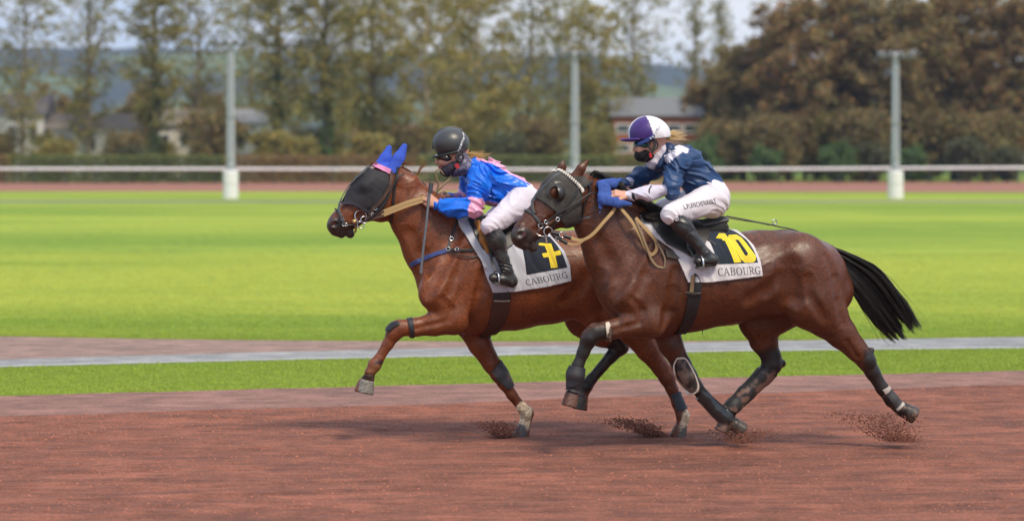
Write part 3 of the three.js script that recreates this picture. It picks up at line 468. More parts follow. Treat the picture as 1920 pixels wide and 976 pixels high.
const M1 = new Mount(975, 18.1, 0.20), M2 = new Mount(1370, 17.35, 0.20);
function horseField1() {
  const M = M1, F = new Field();
  chain(F, M, [[838, 512, 52, 0.17], [872, 518, 92, 0.215], [905, 518, 106, 0.245], [960, 520, 98, 0.285], [1030, 519, 87, 0.30], [1090, 512, 80, 0.285], [1150, 512, 76, 0.275], [1205, 522, 62, 0.25], [1238, 548, 40, 0.18]], 0.03);
  F.bone(M.p(738, 328, 0), M.p(766, 346, 0), M.r(17), M.r(22), 0.03, 0.99, false, 0.9); chain(F, M, [[756, 370, 42, 0.085], [785, 405, 54, 0.10], [825, 455, 72, 0.135], [862, 495, 88, 0.19]], 0.04);
  chain(F, M, [[732, 336, 26, 0.085], [706, 358, 42, 0.098], [684, 380, 34, 0.085], [658, 402, 25, 0.066], [638, 417, 20.5, 0.058], [630, 423, 17, 0.056]], 0.03);
  F.ell(M.p(714, 382, 0.0), M.r(30), M.r(34), 0.098, 0.03); // jaw
  for (const s of [1, -1]) { F.ell(M.p(688, 347, 0.075 * s), M.r(14), M.r(9), 0.03, 0.02, false, 0.7); F.ell(M.p(627, 420, 0.042 * s), M.r(12.5), M.r(11.5), 0.026, 0.012, false, 0.6); F.ell(M.p(627, 421, 0.070 * s), M.r(7.5), M.r(5.6), 0.016, 0.006, true, 0.3); }
  F.bone(M.p(629, 433, 0), M.p(640, 437, 0), M.r(9.5), M.r(9), 0.014, 1.25); F.bone(M.p(650, 428, 0), M.p(656, 438, 0), M.r(9), M.r(8.5), 0.008, 1.15);
  ear(F, M, [738, 318], [748, 297], [758, 274], 0.055, 9.5); ear(F, M, [714, 312], [723, 297], [729, 277], -0.055, 9.5);
  // shoulder, upper arm, haunch
  for (const s of [1, -1]) {
    F.bone(M.p(878, 462, 0.12 * s), M.p(822, 548, 0.155 * s), M.r(34), M.r(36), 0.06, 0.7); F.bone(M.p(822, 548, 0.155 * s), M.p(858, 596, 0.15 * s), M.r(34), M.r(26), 0.04, 0.8);
    F.bone(M.p(885, 505, 0.15 * s), M.p(864, 590, 0.155 * s), M.r(34), M.r(24), 0.03, 0.75);
    F.bone(M.p(1175, 500, 0.14 * s), M.p(1195, 560, 0.15 * s), M.r(62), M.r(50), 0.05, 0.72);
  }
  F.bone(M.p(848, 555, 0.02), M.p(880, 600, 0), M.r(40), M.r(28), 0.04, 0.9);
  leg(F, M, [0.16, 0.16, 0.16, 0.155, 0.15, 0.15, 0.15, 0.15, 0.15], [[848, 600, 27, 0.8], [815, 607, 21.5, 0.8], [778, 613, 16.5, 0.8], [748, 615, 14.5, 0.95], [739, 624, 14, 0.95], [727, 645, 9.6, 0.8], [709, 674, 8.8, 0.8], [702, 684, 11.5, 0.9], [694, 698, 8.8, 0.95], [687, 714, 14.5], [682, 735, 18.5]]);
  leg(F, M, -0.145, [[882, 608, 28, 0.8], [900, 645, 22, 0.8], [922, 682, 16.5, 0.85], [935, 701, 14.5, 0.95], [946, 718, 12, 0.9], [960, 740, 9.5, 0.8], [979, 764, 9.4, 0.8], [988, 775, 12, 0.9], [985, 792, 9.6, 0.95], [981, 803, 12.5], [976, 821, 16.5]]);
  leg(F, M, 0.15, [[1175, 580, 48, 0.75], [1190, 615, 33, 0.8], [1215, 655, 22, 0.8], [1240, 690, 16, 0.85], [1251, 708, 14.5, 0.9], [1260, 728, 11, 0.85], [1270, 756, 9.6, 0.8], [1281, 780, 12, 0.9], [1279, 795, 9.6, 0.95], [1276, 803, 12.5], [1270, 820, 16]]);
  F.bone(M.p(1238, 692, 0.15), M.p(1262, 690, 0.15), M.r(10), M.r(7.5), 0.015, 0.8);
  leg(F, M, -0.15, [[1150, 560, 52, 0.75], [1100, 598, 38, 0.75], [1130, 625, 26, 0.8], [1158, 641, 17, 0.85], [1164, 650, 15, 0.9], [1146, 668, 11.5, 0.85], [1108, 712, 10, 0.85], [1099, 724, 12, 0.9], [1094, 738, 9, 0.95], [1091, 744, 12], [1087, 766, 15]]);
  F.bone(M.p(1160, 640, -0.15), M.p(1180, 640, -0.15), M.r(12), M.r(7.5), 0.015, 0.8);
  F.bone(M.p(1090, 560, -0.1), M.p(1085, 595, -0.12), M.r(46), M.r(26), 0.05, 0.7); F.bone(M.p(1090, 560, 0.1), M.p(1110, 590, 0.12), M.r(46), M.r(26), 0.05, 0.7);
  return F;
}
function horseField2() {
  const M = M2, F = new Field(), hz = (px) => 0.085 * clamp((1100 - px) / 130); // the head is turned a little to the camera
  chain(F, M, [[1182, 522, 58, 0.18], [1205, 520, 92, 0.215], [1232, 516, 110, 0.25], [1290, 523, 98, 0.295], [1360, 522, 86.5, 0.31], [1420, 513, 80.5, 0.295], [1470, 509, 77.5, 0.285], [1520, 519, 70, 0.265], [1553, 545, 48, 0.19]], 0.03);
  chain(F, M, [[1110, 380, 46, 0.088], [1142, 418, 64, 0.105], [1172, 462, 80, 0.14], [1200, 500, 92, 0.20]], 0.04);
  chain(F, M, [[1088, 350, 28, 0.088, hz(1088)], [1058, 368, 44, 0.10, hz(1058)], [1034, 392, 36, 0.085, hz(1034)], [1006, 417, 28, 0.067, hz(1006)], [986, 434, 22.5, 0.06, hz(986)], [976, 443, 18.5, 0.058, hz(976)]], 0.03);
  F.ell(M.p(1062, 393, hz(1062)), M.r(27), M.r(34), 0.10, 0.03);
  for (const s of [1, -1]) { F.ell(M.p(1040, 359, hz(1040) + 0.078 * s), M.r(14), M.r(10), 0.03, 0.02, false, 0.8); F.ell(M.p(973, 441, hz(973) + 0.044 * s), M.r(14), M.r(12.5), 0.027, 0.012, false, 0.7); F.ell(M.p(976, 439, hz(973) + 0.074 * s), M.r(8), M.r(6), 0.017, 0.006, true, 0.2); }
  F.bone(M.p(973, 453, hz(975)), M.p(984, 459, hz(982)), M.r(10), M.r(9.5), 0.014, 1.25); F.bone(M.p(996, 452, hz(995)), M.p(999, 463, hz(998)), M.r(10), M.r(9), 0.008, 1.15);
  ear(F, M, [1078, 332], [1090, 315], [1106, 297], 0.075, 9.5); ear(F, M, [1050, 326], [1054, 312], [1057, 299], -0.035, 9.5);
  for (const s of [1, -1]) {
    F.bone(M.p(1224, 462, 0.12 * s), M.p(1178, 548, 0.155 * s), M.r(36), M.r(38), 0.06, 0.7); F.bone(M.p(1178, 548, 0.155 * s), M.p(1222, 598, 0.15 * s), M.r(36), M.r(28), 0.04, 0.8);
    F.bone(M.p(1245, 510, 0.155 * s), M.p(1226, 596, 0.155 * s), M.r(34), M.r(25), 0.028, 0.75);
    F.bone(M.p(1500, 500, 0.14 * s), M.p(1528, 562, 0.155 * s), M.r(64), M.r(54), 0.05, 0.72);
    F.ell(M.p(1487, 478, 0.235 * s), M.r(15), M.r(11), 0.04, 0.03, false, -0.4); // point of hip
  }
  
  F.bone(M.p(1205, 558, 0.02), M.p(1235, 602, 0), M.r(42), M.r(30), 0.04, 0.9);
  leg(F, M, [0.165, 0.165, 0.165, 0.16, 0.16, 0.16, 0.16, 0.16, 0.16], [[1218, 604, 30, 0.8], [1182, 608, 24, 0.8], [1148, 617, 17.5, 0.8], [1116, 623, 16, 0.95], [1105, 634, 15.5, 0.95], [1094, 660, 10.8, 0.8], [1083, 686, 10.6, 0.8], [1079, 703, 14, 0.9], [1076, 722, 10, 0.95], [1073, 736, 12], [1067, 760, 14.5]]);
  leg(F, M, -0.145, [[1245, 604, 29, 0.8], [1258, 646, 23, 0.8], [1279, 684, 17.5, 0.85], [1291, 704, 16, 0.95], [1303, 722, 13, 0.9], [1322, 744, 11, 0.85], [1347, 771, 12.5, 0.85], [1358, 781, 13, 0.9], [1372, 792, 10.5, 0.95], [1377, 795, 12.5], [1393, 806, 15.5]]);
  leg(F, M, 0.155, [[1522, 566, 54, 0.75], [1550, 592, 41, 0.8], [1578, 624, 29, 0.8], [1607, 656, 20.5, 0.85], [1625, 676, 17.5, 0.9], [1637, 698, 13.5, 0.85], [1655, 728, 11.5, 0.85], [1672, 750, 12, 0.9], [1684, 762, 10.5, 0.95], [1691, 766, 13.5], [1715, 778, 16.5]]);
  F.bone(M.p(1624, 664, 0.155), M.p(1634, 657, 0.155), M.r(11), M.r(6.5), 0.015, 0.8);
  leg(F, M, -0.15, [[1480, 560, 54, 0.75], [1428, 602, 41, 0.75], [1432, 636, 27, 0.8], [1446, 668, 18.5, 0.85], [1448, 684, 18, 0.9], [1432, 704, 15, 0.85], [1398, 738, 13, 0.85], [1375, 762, 13, 0.9], [1366, 778, 10, 0.95], [1362, 786, 12.5], [1354, 808, 14.5]]);
  F.bone(M.p(1452, 676, -0.15), M.p(1467, 681, -0.15), M.r(13), M.r(7.5), 0.015, 0.8);
  F.bone(M.p(1425, 560, -0.1), M.p(1418, 600, -0.13), M.r(46), M.r(32), 0.05, 0.7); F.bone(M.p(1450, 555, 0.12), M.p(1488, 572, 0.14), M.r(34), M.r(14), 0.05, 0.6); // flank fold
  return F;
}
const F1 = horseField1(), F2 = horseField2();
// muscle lines: shallow furrows pressed into the surface on both sides
function furrow(M, F, list, depth, r, k = 0.03) {
  const pts = list.map(([a, b]) => { const h = M.hit(F, a, b); return [h.p.x + h.n.x * (r - depth), h.p.y + h.n.y * (r - depth), h.p.z + h.n.z * (r - depth)]; });
  return pts.slice(1).map((p, i) => [pts[i], p, r, k]);
}
{
  const cuts2 = [[[[1214, 436], [1192, 478], [1168, 522], [1150, 556]], 0.016, 0.05], [[[1268, 508], [1262, 545], [1252, 585], [1246, 612]], 0.020, 0.04], [[[1228, 470], [1212, 515], [1196, 548]], 0.009, 0.04], [[[1186, 560], [1204, 582], [1200, 600]], 0.009, 0.03],
    [[[1484, 500], [1483, 525], [1488, 556]], 0.030, 0.075], [[[1550, 480], [1566, 520], [1572, 565], [1580, 605]], 0.010, 0.035], [[[1512, 520], [1520, 556], [1545, 596]], 0.008, 0.04], [[[1405, 560], [1438, 545], [1462, 520]], 0.014, 0.06], [[[1200, 606], [1175, 612], [1150, 620]], 0.006, 0.02], [[[1588, 640], [1606, 668]], 0.008, 0.02], [[[1124, 450], [1142, 486], [1156, 520]], 0.006, 0.06], [[[1052, 400], [1030, 412], [1006, 430]], 0.007, 0.02], [[[1000, 400], [985, 418]], 0.004, 0.03]];
  const cuts1 = [[[[862, 432], [840, 478], [818, 522], [800, 552]], 0.016, 0.05], [[[908, 510], [900, 548], [888, 590], [880, 615]], 0.020, 0.04], [[[874, 470], [856, 515], [842, 548]], 0.009, 0.04], [[[830, 560], [846, 580], [842, 600]], 0.009, 0.03], [[[1060, 565], [1082, 545], [1100, 520]], 0.014, 0.06], [[[830, 604], [802, 610], [780, 615]], 0.006, 0.02], [[[772, 440], [788, 474], [802, 510]], 0.006, 0.06], [[[700, 384], [680, 398], [660, 410]], 0.007, 0.02]];
  for (const [M, F, cuts] of [[M2, F2, cuts2], [M1, F1, cuts1]]) { const all = cuts.flatMap(([l, d, r]) => furrow(M, F, l, d, r, Math.max(0.02, r * 0.7))); for (const [a, b, r, k] of all) for (const s of [1, -1]) F.bone([a[0], a[1], a[2] * s], [b[0], b[1], b[2] * s], r, r, k, 1, true); }
  // mouths
  F1.bone(M1.p(632, 441, 0.05), M1.p(652, 425, 0.085), 0.006, 0.005, 0.006, 1, true); F2.bone(M2.p(988, 466, 0.12), M2.p(1004, 441, 0.15), 0.006, 0.005, 0.006, 1, true);
  const relief = (M, seed) => { const belly = M.p(0, 560, 0.2)[1]; return (x, y, z, d) => { if (d > 0.035 || d < -0.03) return d; const up = step(0.45, 0.85, y), n = fbm(x * 7 + seed, y * 8, z * 7, 2) - 0.5, w = noise(x * 5 + n * 3 + seed, y * 6 + n * 3, z * 5), v = Math.max(0, 1 - Math.abs(noise(x * 6.5 + n * 2 + seed, y * 9 + n * 2, z * 6 + 4) - 0.5) * 13); return d - up * (0.0055 * n + 0.0022 * v * step(0.45, 0.6, w)) - (1 - up) * 0.002 * n; }; };
  F1.post = relief(M1, 3); F2.post = relief(M2, 11);
}
// coat colours belong to the animal: bay with darker points, white socks, grey hoofs
function bayColour(M, base, spots) {
  return (x, y, z) => {
    const n = fbm(x * 5, y * 5, z * 5, 3), f = fbm(x * 26, y * 40, z * 30, 2), k = 0.74 + 0.52 * n + 0.16 * (f - 0.5);
    let c = [base[0] * k, base[1] * k * (0.92 + 0.16 * n), base[2] * k];
    for (const [px, py, w, r, soft, col, near] of spots) {
      const q = M.p(px, py, w); if (near && Math.sign(z) !== near) continue;
      const d = Math.hypot(x - q[0], y - q[1], near ? 0 : (z - w) * 0.0), t = 1 - step(M.r(r), M.r(r + soft), d + M.r(soft) * 0.5 * (f - 0.5));
      if (t > 0) c = c.map((e, i) => mix(e, col[i] * (0.8 + 0.4 * f), t));
    }
    const mud = step(0.56, 0.70, fbm(x * 24 + 3, y * 24, z * 24, 3)) * step(0.62, 0.25, y) * 0.55; // splashes of track sand on the legs
    return mud > 0 ? c.map((e, i) => mix(e, [0.30, 0.155, 0.11][i], mud)) : c;
  };
}
const along = (pts, r, soft, col, side) => { const o = []; for (let i = 0; i < pts.length - 1; i++) { const L = Math.hypot(pts[i + 1][0] - pts[i][0], pts[i + 1][1] - pts[i][1]), m = Math.max(1, Math.round(L / 6)); for (let k = 0; k <= m; k++) o.push([mix(pts[i][0], pts[i + 1][0], k / m), mix(pts[i][1], pts[i + 1][1], k / m), 0, r, soft, col, side]); } return o; };
const DARK = [0.024, 0.019, 0.017], MUZ = [0.071, 0.051, 0.046], HOOFG = [0.340, 0.323, 0.281], SOCK = [1.55, 1.20, 0.78], PINK = [0.170, 0.037, 0.037], DKHOOF = [0.119, 0.093, 0.076], MUD = [0.272, 0.145, 0.105];
const spots1 = [...along([[625, 426], [640, 436], [655, 440]], 13, 12, MUZ, 0), [626, 420, 0, 6, 4, [0.02, 0.012, 0.012], 0], [623, 418, 0, 2, 3, PINK, 0],
  ...along([[704, 680], [700, 688]], 8, 5, [0.075, 0.022, 0.018], 1), ...along([[698, 692], [692, 706]], 11, 5, [0.36, 0.15, 0.055], 1), ...along([[686, 718], [681, 742]], 18, 3, HOOFG, 1),
  ...along([[989, 770], [985, 800]], 14, 2, SOCK, -1), ...along([[979, 812], [973, 826]], 13, 5, [0.13, 0.14, 0.16], -1),
  ...along([[1282, 776], [1277, 798]], 15, 3, SOCK, 1), ...along([[1274, 810], [1268, 822]], 13, 5, [0.22, 0.2, 0.17], 1),
  ...along([[1168, 652], [1100, 722]], 13, 9, [0.028, 0.020, 0.018], -1), ...along([[1090, 750], [1086, 768]], 14, 4, DKHOOF, -1)];
const spots2 = [...along([[968, 445], [984, 458], [1000, 466]], 14, 14, MUZ, 0), [975, 439, 0, 6.5, 4, [0.02, 0.012, 0.012], 0], [974, 438, 0, 2.5, 3, PINK, 0],
  ...along([[1112, 628], [1100, 645], [1085, 688], [1076, 725]], 15, 16, DARK, 1), ...along([[1072, 742], [1066, 764]], 17, 4, MUD, 1),
  ...along([[1292, 700], [1360, 785]], 17, 22, DARK, -1), ...along([[1382, 798], [1398, 810]], 13, 5, DKHOOF, -1),
  ...along([[1628, 668], [1640, 700], [1690, 765]], 15, 24, DARK, 1), ...along([[1698, 769], [1722, 782]], 14, 5, DKHOOF, 1),
  ...along([[1456, 682], [1445, 690], [1380, 755], [1364, 780]], 17, 22, DARK, -1), ...along([[1360, 792], [1354, 812]], 13, 4, MUD, -1)];
const uvSide = (x, y, z) => [x, y + z * 0.35];
function horse(M, F, label, base, spots) {
  const t = thing('horse', label, 'horse', 'racing horses'); M.place(t);
  part('body', F.mesh({ cell: 0.0105, color: bayColour(M, base, spots), uv: uvSide }), coatM, t);
  return t;
}
const H1 = horse(M1, F1, 'chestnut bay horse with blue ears and dark fly mask, running ahead', [0.305, 0.080, 0.023], spots1);
const H2 = horse(M2, F2, 'dark bay horse with grey blinker hood and black tail, number ten cloth', [0.172, 0.049, 0.0175], spots2);

// ───────────── hair, hoods, bridles, saddles, cloths ─────────────
function shell(M, F, poly, { off = 0.004, thick = 0.01, cell = 0.006, w = 0.15, side = 0, zmax = 0.45, color, uv, ripple, bones, hole, round = 0 } = {}) {
  const P = poly.map(([a, b]) => M.p(a, b, w)), S = new Field(); S.b = bones ?? F.b;
  S.post = (x, y, z, d) => { const r = ripple ? ripple(x, y, z) : 0; let e = Math.max(Math.abs(d - off - r) - thick / 2, polyDist(P, x, y) - round); if (side) e = Math.max(e, 0.012 - z * side); if (hole) e = Math.max(e, hole(x, y, z)); return e; };
  const xs = P.map((p) => p[0]), ys = P.map((p) => p[1]);
  return S.mesh({ cell, lo: [Math.min(...xs) - 0.03, Math.min(...ys) - 0.03, side > 0 ? 0 : -zmax], hi: [Math.max(...xs) + 0.03, Math.max(...ys) + 0.03, side < 0 ? 0.0 : zmax], color, uv, slack: 0.06 });
}
function strands(n, seed, path, { r0 = 0.003, r1 = 0.0008, seg = 9 } = {}) {
  const r = rng(seed), gs = []; for (let i = 0; i < n; i++) { const pts = spline(path(r, i), 4), m = Math.min(seg, pts.length - 1), q = []; for (let k = 0; k <= m; k++) q.push(pts[Math.round(k / m * (pts.length - 1))]); gs.push(tube(q, q.map((_, k) => mix(r0, r1, Math.pow(k / m, 1.5)) * (0.7 + 0.6 * r())), 3, 1, false)); }
  return mergeGeometries(gs);
}
const hairM = (c) => phys(c, 0.42, { specularIntensity: 0.8 });
const blackHair = hairM([0.020, 0.017, 0.017]), tanHair = hairM([0.20, 0.085, 0.028]), brownHair = hairM([0.045, 0.019, 0.010]);
const pol = (pts, t) => { const f = clamp(t, 0, 0.9999) * (pts.length - 1), i = Math.floor(f), u = f - i; return [mix(pts[i][0], pts[i + 1][0], u), mix(pts[i][1], pts[i + 1][1], u)]; };
{ // tail and mane of the dark horse
  const M = M2, top = [[1540, 456], [1596, 474], [1646, 500], [1682, 545], [1714, 604]], bot = [[1556, 476], [1582, 520], [1608, 562], [1636, 602], [1668, 640]];
  const tail = part('tail', mergeGeometries([
    strands(3200, 401, (r) => { const lock = Math.floor(r() * 48), t = clamp((lock + 0.5 + (r() - 0.5) * 3.2) / 48), e = 0.66 + 0.30 * hash3(lock, 3, 9) + 0.16 * r(), z = (hash3(lock, 5, 2) - 0.5) * 0.9 + (r() - 0.5) * 0.3, c = [0, 0.2, 0.4, 0.6, 0.8, 0.92, 1]; return c.map((q, i) => { const s = q * e, a = pol(top, s), b = pol(bot, s), j = q * q * 15 * (r() - 0.5), wv = 30 * q * (noise(lock * 0.9, q * 4.2, 5) - 0.5); return M.v(mix(a[0], b[0], t) + j + wv, mix(a[1], b[1], t) + j * 0.6 + wv, z * mix(0.05, 0.15, Math.sin(q * 2.4)) + 0.01 * (r() - 0.5)); }); }, { r0: 0.0030, r1: 0.0007, seg: 11 }),
    strands(70, 402, (r) => { const t = r(), z = (r() - 0.5) * 0.16, gx = 26 * r(), gy = 24 * (r() - 0.35); return [0, 0.3, 0.6, 0.9, 1.1].map((q) => { const a = pol(top, q * 0.95), b = pol(bot, q * 0.95); return M.v(mix(a[0], b[0], t) + gx * q * q * (t < 0.5 ? 1 : -0.8), mix(a[1], b[1], t) + gy * q * q * (t < 0.5 ? 0.3 : 1), z * (0.3 + q)); }); }, { r0: 0.0022, r1: 0.0006 }),
  ]), blackHair, H2);
  part('dock', tube([M.v(1528, 462, 0), M.v(1556, 470, 0), M.v(1584, 492, 0), M.v(1606, 524, 0)], [0.05, 0.045, 0.035, 0.012], 10), blackHair, H2);
  const crest = [[1098, 334], [1130, 346], [1165, 364], [1200, 384], [1226, 398]];
  part('mane', mergeGeometries([
    strands(420, 403, (r) => { const t = 0.28 + 0.72 * r(), c = pol(crest, t), z = 0.02 * (r() - 0.5), L = 26 + 26 * r(), dy = 16 * (r() - 0.3); return [M.v(c[0], c[1] + 4, z), M.v(c[0] + L * 0.4, c[1] - 3 + dy * 0.2, z + 0.04 * r()), M.v(c[0] + L * 0.8, c[1] + 8 + dy * 0.6, z + 0.10 * r()), M.v(c[0] + L * 1.15, c[1] + 14 + dy, z + 0.14 * r())]; }, { r0: 0.0030, r1: 0.0009 }),
    strands(130, 404, (r) => { const t = 0.02 + 0.25 * r(), c = pol(crest, t), z = 0.02 * (r() - 0.5), k = r(); return [M.v(c[0], c[1] + 3, z), M.v(c[0] + 6 + 8 * k, c[1] - 10 - 6 * k, z + 0.01), M.v(c[0] + 22 + 12 * k, c[1] - 10 + 4 * k, z + 0.03), M.v(c[0] + 36 + 14 * k, c[1] + 2 + 8 * k, z + 0.05)]; }, { r0: 0.0026, r1: 0.0009 }),
    strands(90, 407, (r) => { const z = 0.12 + 0.05 * r(), k = r(); return [M.v(1190 + 22 * r(), 392 + 8 * r(), 0.02), M.v(1206 + 14 * k, 400 + 16 * r(), z), M.v(1226 + 14 * k, 398 + 16 * r(), z + 0.02), M.v(1248 + 16 * k, 388 + 22 * r(), z + 0.02)]; }, { r0: 0.003, r1: 0.0008 }),
  ]), blackHair, H2);
  for (const s of [1, -1]) { const e = part('eye', new THREE.SphereGeometry(0.021, 18, 12).translate(...M.p(1040, 361, 0.043 + 0.083 * s)), phys([0.006, 0.004, 0.004], 0.05, { clearcoat: 1 }), H2); part('eyelid', new THREE.TorusGeometry(0.022, 0.005, 6, 18).rotateZ(0.6).translate(...M.p(1040, 361, 0.043 + 0.090 * s)), mat([0.02, 0.013, 0.012], 0.6), e); }
}
{ // tail and mane of the leading horse
  const M = M1, crest = [[747, 311], [775, 336], [800, 360], [828, 382], [858, 402]];
  part('mane', mergeGeometries([
    strands(330, 411, (r) => { const t = r(), c = pol(crest, t), z = 0.02 * (r() - 0.5), L = 9 + 12 * r(); return [M.v(c[0], c[1] + 4, z), M.v(c[0] + L * 0.5, c[1] + 1, z - 0.01), M.v(c[0] + L, c[1] + 7, z - 0.05 * r())]; }, { r0: 0.0026, r1: 0.0009, seg: 6 }),
    strands(34, 412, (r, i) => { const b = i % 2 ? [772, 340] : [752, 318], k = r() * 0.35 + 0.8, sp = (r() - 0.5) * 10; return [M.v(b[0] + 6 * r(), b[1], 0), M.v(b[0] + (i % 2 ? 10 : 4), b[1] - 12 * k, 0.01), M.v(b[0] + (i % 2 ? 18 : 10) + sp * 0.4, b[1] - (i % 2 ? 30 : 12) * k, 0.02), M.v(b[0] + (i % 2 ? 27 : 20) + sp, b[1] - (i % 2 ? 38 : 12) * k, 0.02)]; }, { r0: 0.0020, r1: 0.0006 }),
    strands(60, 413, (r) => [M.v(704 + 4 * r(), 305, 0.03 * (r() - 0.5)), M.v(697 + 3 * r(), 302 + 3 * r(), 0.04 * (r() - 0.5)), M.v(691 + 4 * r(), 309 + 5 * r(), 0.05 * (r() - 0.5))], { r0: 0.003, r1: 0.001, seg: 5 }),
  ]), tanHair, H1);
  part('tail', strands(500, 414, (r) => { const t = r() - 0.5, z = (r() - 0.5) * 0.1, e = 0.8 + 0.3 * r(); return [M.v(1243, 478, z * 0.3), M.v(1275, 492 + 20 * t, z), M.v(1300, 530 + 30 * t, z), M.v(1318, 560 + 50 * e + 30 * t, z)]; }, { r0: 0.004, r1: 0.001 }), brownHair, H1);
}
// leg boots: worn, so they are parts of the horse
const bootM = (c, r = 0.5) => phys(c, r, { bumpMap: coatBump, bumpScale: 0.001 });
const uvXY = (x, y, z) => [x, y + z];
const mudTint = (a, b) => (x, y, z) => { const t = step(0.46, 0.62, fbm(x * 16, y * 16, z * 16, 3)); return a.map((e, i) => mix(e, b[i], t)); };
const vboot = (r = 0.55) => phys(0xffffff, r, { vertexColors: true });
{
  const M = M1;
  part('knee_boot', shell(M, F1, [[938, 673], [953, 694], [964, 722], [950, 729], [930, 712], [918, 697]], { off: 0.008, thick: 0.014, side: -1, w: -0.145, cell: 0.006, color: mudTint([0.045, 0.052, 0.062], [0.12, 0.085, 0.075]) }), vboot(), H1);
  part('knee_strap', shell(M, F1, [[762, 596], [772, 594], [776, 634], [768, 636]], { off: 0.006, thick: 0.010, side: 1, w: 0.16, cell: 0.005 }), bootM([0.022, 0.024, 0.028], 0.4), H1);
  part('knee_boot', shell(M, F1, [[726, 606], [745, 600], [748, 606], [734, 614], [727, 622], [722, 620]], { off: 0.007, thick: 0.010, side: 1, w: 0.155, cell: 0.005 }), bootM([0.014, 0.014, 0.016], 0.5), H1);
  part('hind_boot', shell(M, F1, [[1256, 738], [1280, 732], [1290, 764], [1268, 770]], { off: 0.008, thick: 0.012, side: 1, w: 0.15, cell: 0.006 }), bootM([0.045, 0.055, 0.075], 0.6), H1);
}
{
  const M = M2;
  part('knee_strap', shell(M, F2, [[1131, 604], [1140, 602], [1146, 640], [1136, 641]], { off: 0.006, thick: 0.010, side: 1, w: 0.165, cell: 0.005, color: (x, y, z) => { const q = noise(x * 90, y * 20) ; return q > 0.5 ? [0.65, 0.56, 0.46] : [0.10, 0.07, 0.05]; } }), vboot(), H2);
  part('fetlock_boot', shell(M, F2, [[1064, 684], [1098, 690], [1094, 712], [1086, 738], [1060, 730], [1062, 706]], { off: 0.006, thick: 0.012, side: 1, w: 0.16, cell: 0.005, color: mudTint([0.016, 0.018, 0.024], [0.03, 0.027, 0.03]) }), vboot(), H2);
  const kb = [[1268, 668], [1282, 670], [1292, 684], [1309, 722], [1308, 733], [1298, 738], [1284, 728], [1268, 700], [1264, 682]];
  const boot = part('knee_boot', shell(M, F2, kb, { off: 0.010, thick: 0.014, side: -1, w: -0.145, cell: 0.005, color: mudTint([0.022, 0.021, 0.022], [0.15, 0.105, 0.085]) }), vboot(), H2);
  const cy = kb[0][0], ctr = [1287, 703]; const rim = [...kb, kb[0]].map(([a, b]) => M.hit(F2, mix(ctr[0], a, 0.93), mix(ctr[1], b, 0.93), 0.017, 0.0)); part('piping', tube(spline(rim.map((q) => q.p), 4), 0.0062, 6), mat([0.72, 0.66, 0.56], 0.6), boot);
  part('tendon_boot', shell(M, F2, [[1312, 733], [1326, 735], [1350, 755], [1371, 774], [1368, 788], [1348, 792], [1328, 772], [1306, 748]], { off: 0.008, thick: 0.014, side: -1, w: -0.145, cell: 0.005 }), phys([0.016, 0.018, 0.021], 0.22, { clearcoat: 0.4 }), H2);
  part('hind_boot', shell(M, F2, [[1424, 688], [1448, 690], [1456, 704], [1436, 726], [1398, 758], [1380, 774], [1354, 762], [1378, 734]], { off: 0.006, thick: 0.012, side: -1, w: -0.15, cell: 0.006, color: mudTint([0.020, 0.019, 0.020], [0.17, 0.10, 0.075]) }), vboot(0.5), H2);
  part('pastern_wrap', shell(M, F2, [[1651, 730], [1666, 722], [1694, 756], [1680, 770]], { off: 0.005, thick: 0.010, side: 1, w: 0.155, cell: 0.005, color: (x, y, z) => { const a = M.p(1659, 730, 0.155), b = M.p(1687, 762, 0.155), t = ((x - a[0]) * (b[0] - a[0]) + (y - a[1]) * (b[1] - a[1])) / ((b[0] - a[0]) ** 2 + (b[1] - a[1]) ** 2); return t < 0.12 || t > 0.88 ? [0.42, 0.38, 0.35] : [0.035, 0.034, 0.036]; } }), vboot(), H2);
}
// ── hoods
const meshCloth = (c, r = 0.85, sh = 0.3) => phys(c, r, { bumpMap: coatBump, bumpScale: 0.0016, sheen: sh, sheenColor: new THREE.Color(0.5, 0.5, 0.55), sheenRoughness: 0.6 });
const put = (M, name, label, category, group) => M.place(thing(name, label, category, group));
{
  const M = M1, rip = (x, y, z) => 0.010 * Math.abs(2 * fbm(x * 9, y * 9, z * 7, 3) - 1) + 0.005;
  const fm = put(M, 'fly_mask', 'dark mesh fly mask over the eyes of the leading horse', 'fly mask');
  part('mesh_panel', shell(M, F1, [[645, 380], [655, 352], [670, 333], [694, 314], [727, 326], [732, 340], [725, 370], [716, 390], [702, 400], [688, 397], [676, 388], [660, 380]], { off: 0.008, thick: 0.010, cell: 0.005, w: 0.09, ripple: rip, uv: uvXY }), meshCloth([0.014, 0.0135, 0.019], 0.7, 0.5), fm);
  part('hem', shell(M, F1, [[644, 383], [645, 377], [661, 378], [677, 386], [690, 395], [702, 398], [702, 403], [688, 401], [675, 392], [660, 384]], { off: 0.012, thick: 0.014, cell: 0.0045, w: 0.09, ripple: (x, y, z) => rip(x, y, z) * 0.9 }), mat([0.03, 0.028, 0.042], 0.7), fm);
  const eb = put(M, 'ear_bonnet', 'bright blue ear bonnet with pink browband on the leading horse', 'ear bonnet');
  part('ear_cover', shell(M, F1, [[702, 306], [716, 262], [772, 262], [757, 300], [744, 318], [736, 326], [722, 318]], { off: 0.005, thick: 0.012, cell: 0.005, w: 0.04, uv: uvXY, ripple: (x, y, z) => 0.004 * fbm(x * 24, y * 24, z * 20, 2) }), meshCloth([0.034, 0.095, 0.56], 0.8, 0.0), eb);
  part('browband', shell(M, F1, [[694, 307], [700, 300], [733, 317], [731, 327]], { off: 0.018, thick: 0.012, cell: 0.0045, w: 0.09 }), mat([0.62, 0.22, 0.43], 0.6), eb);
}
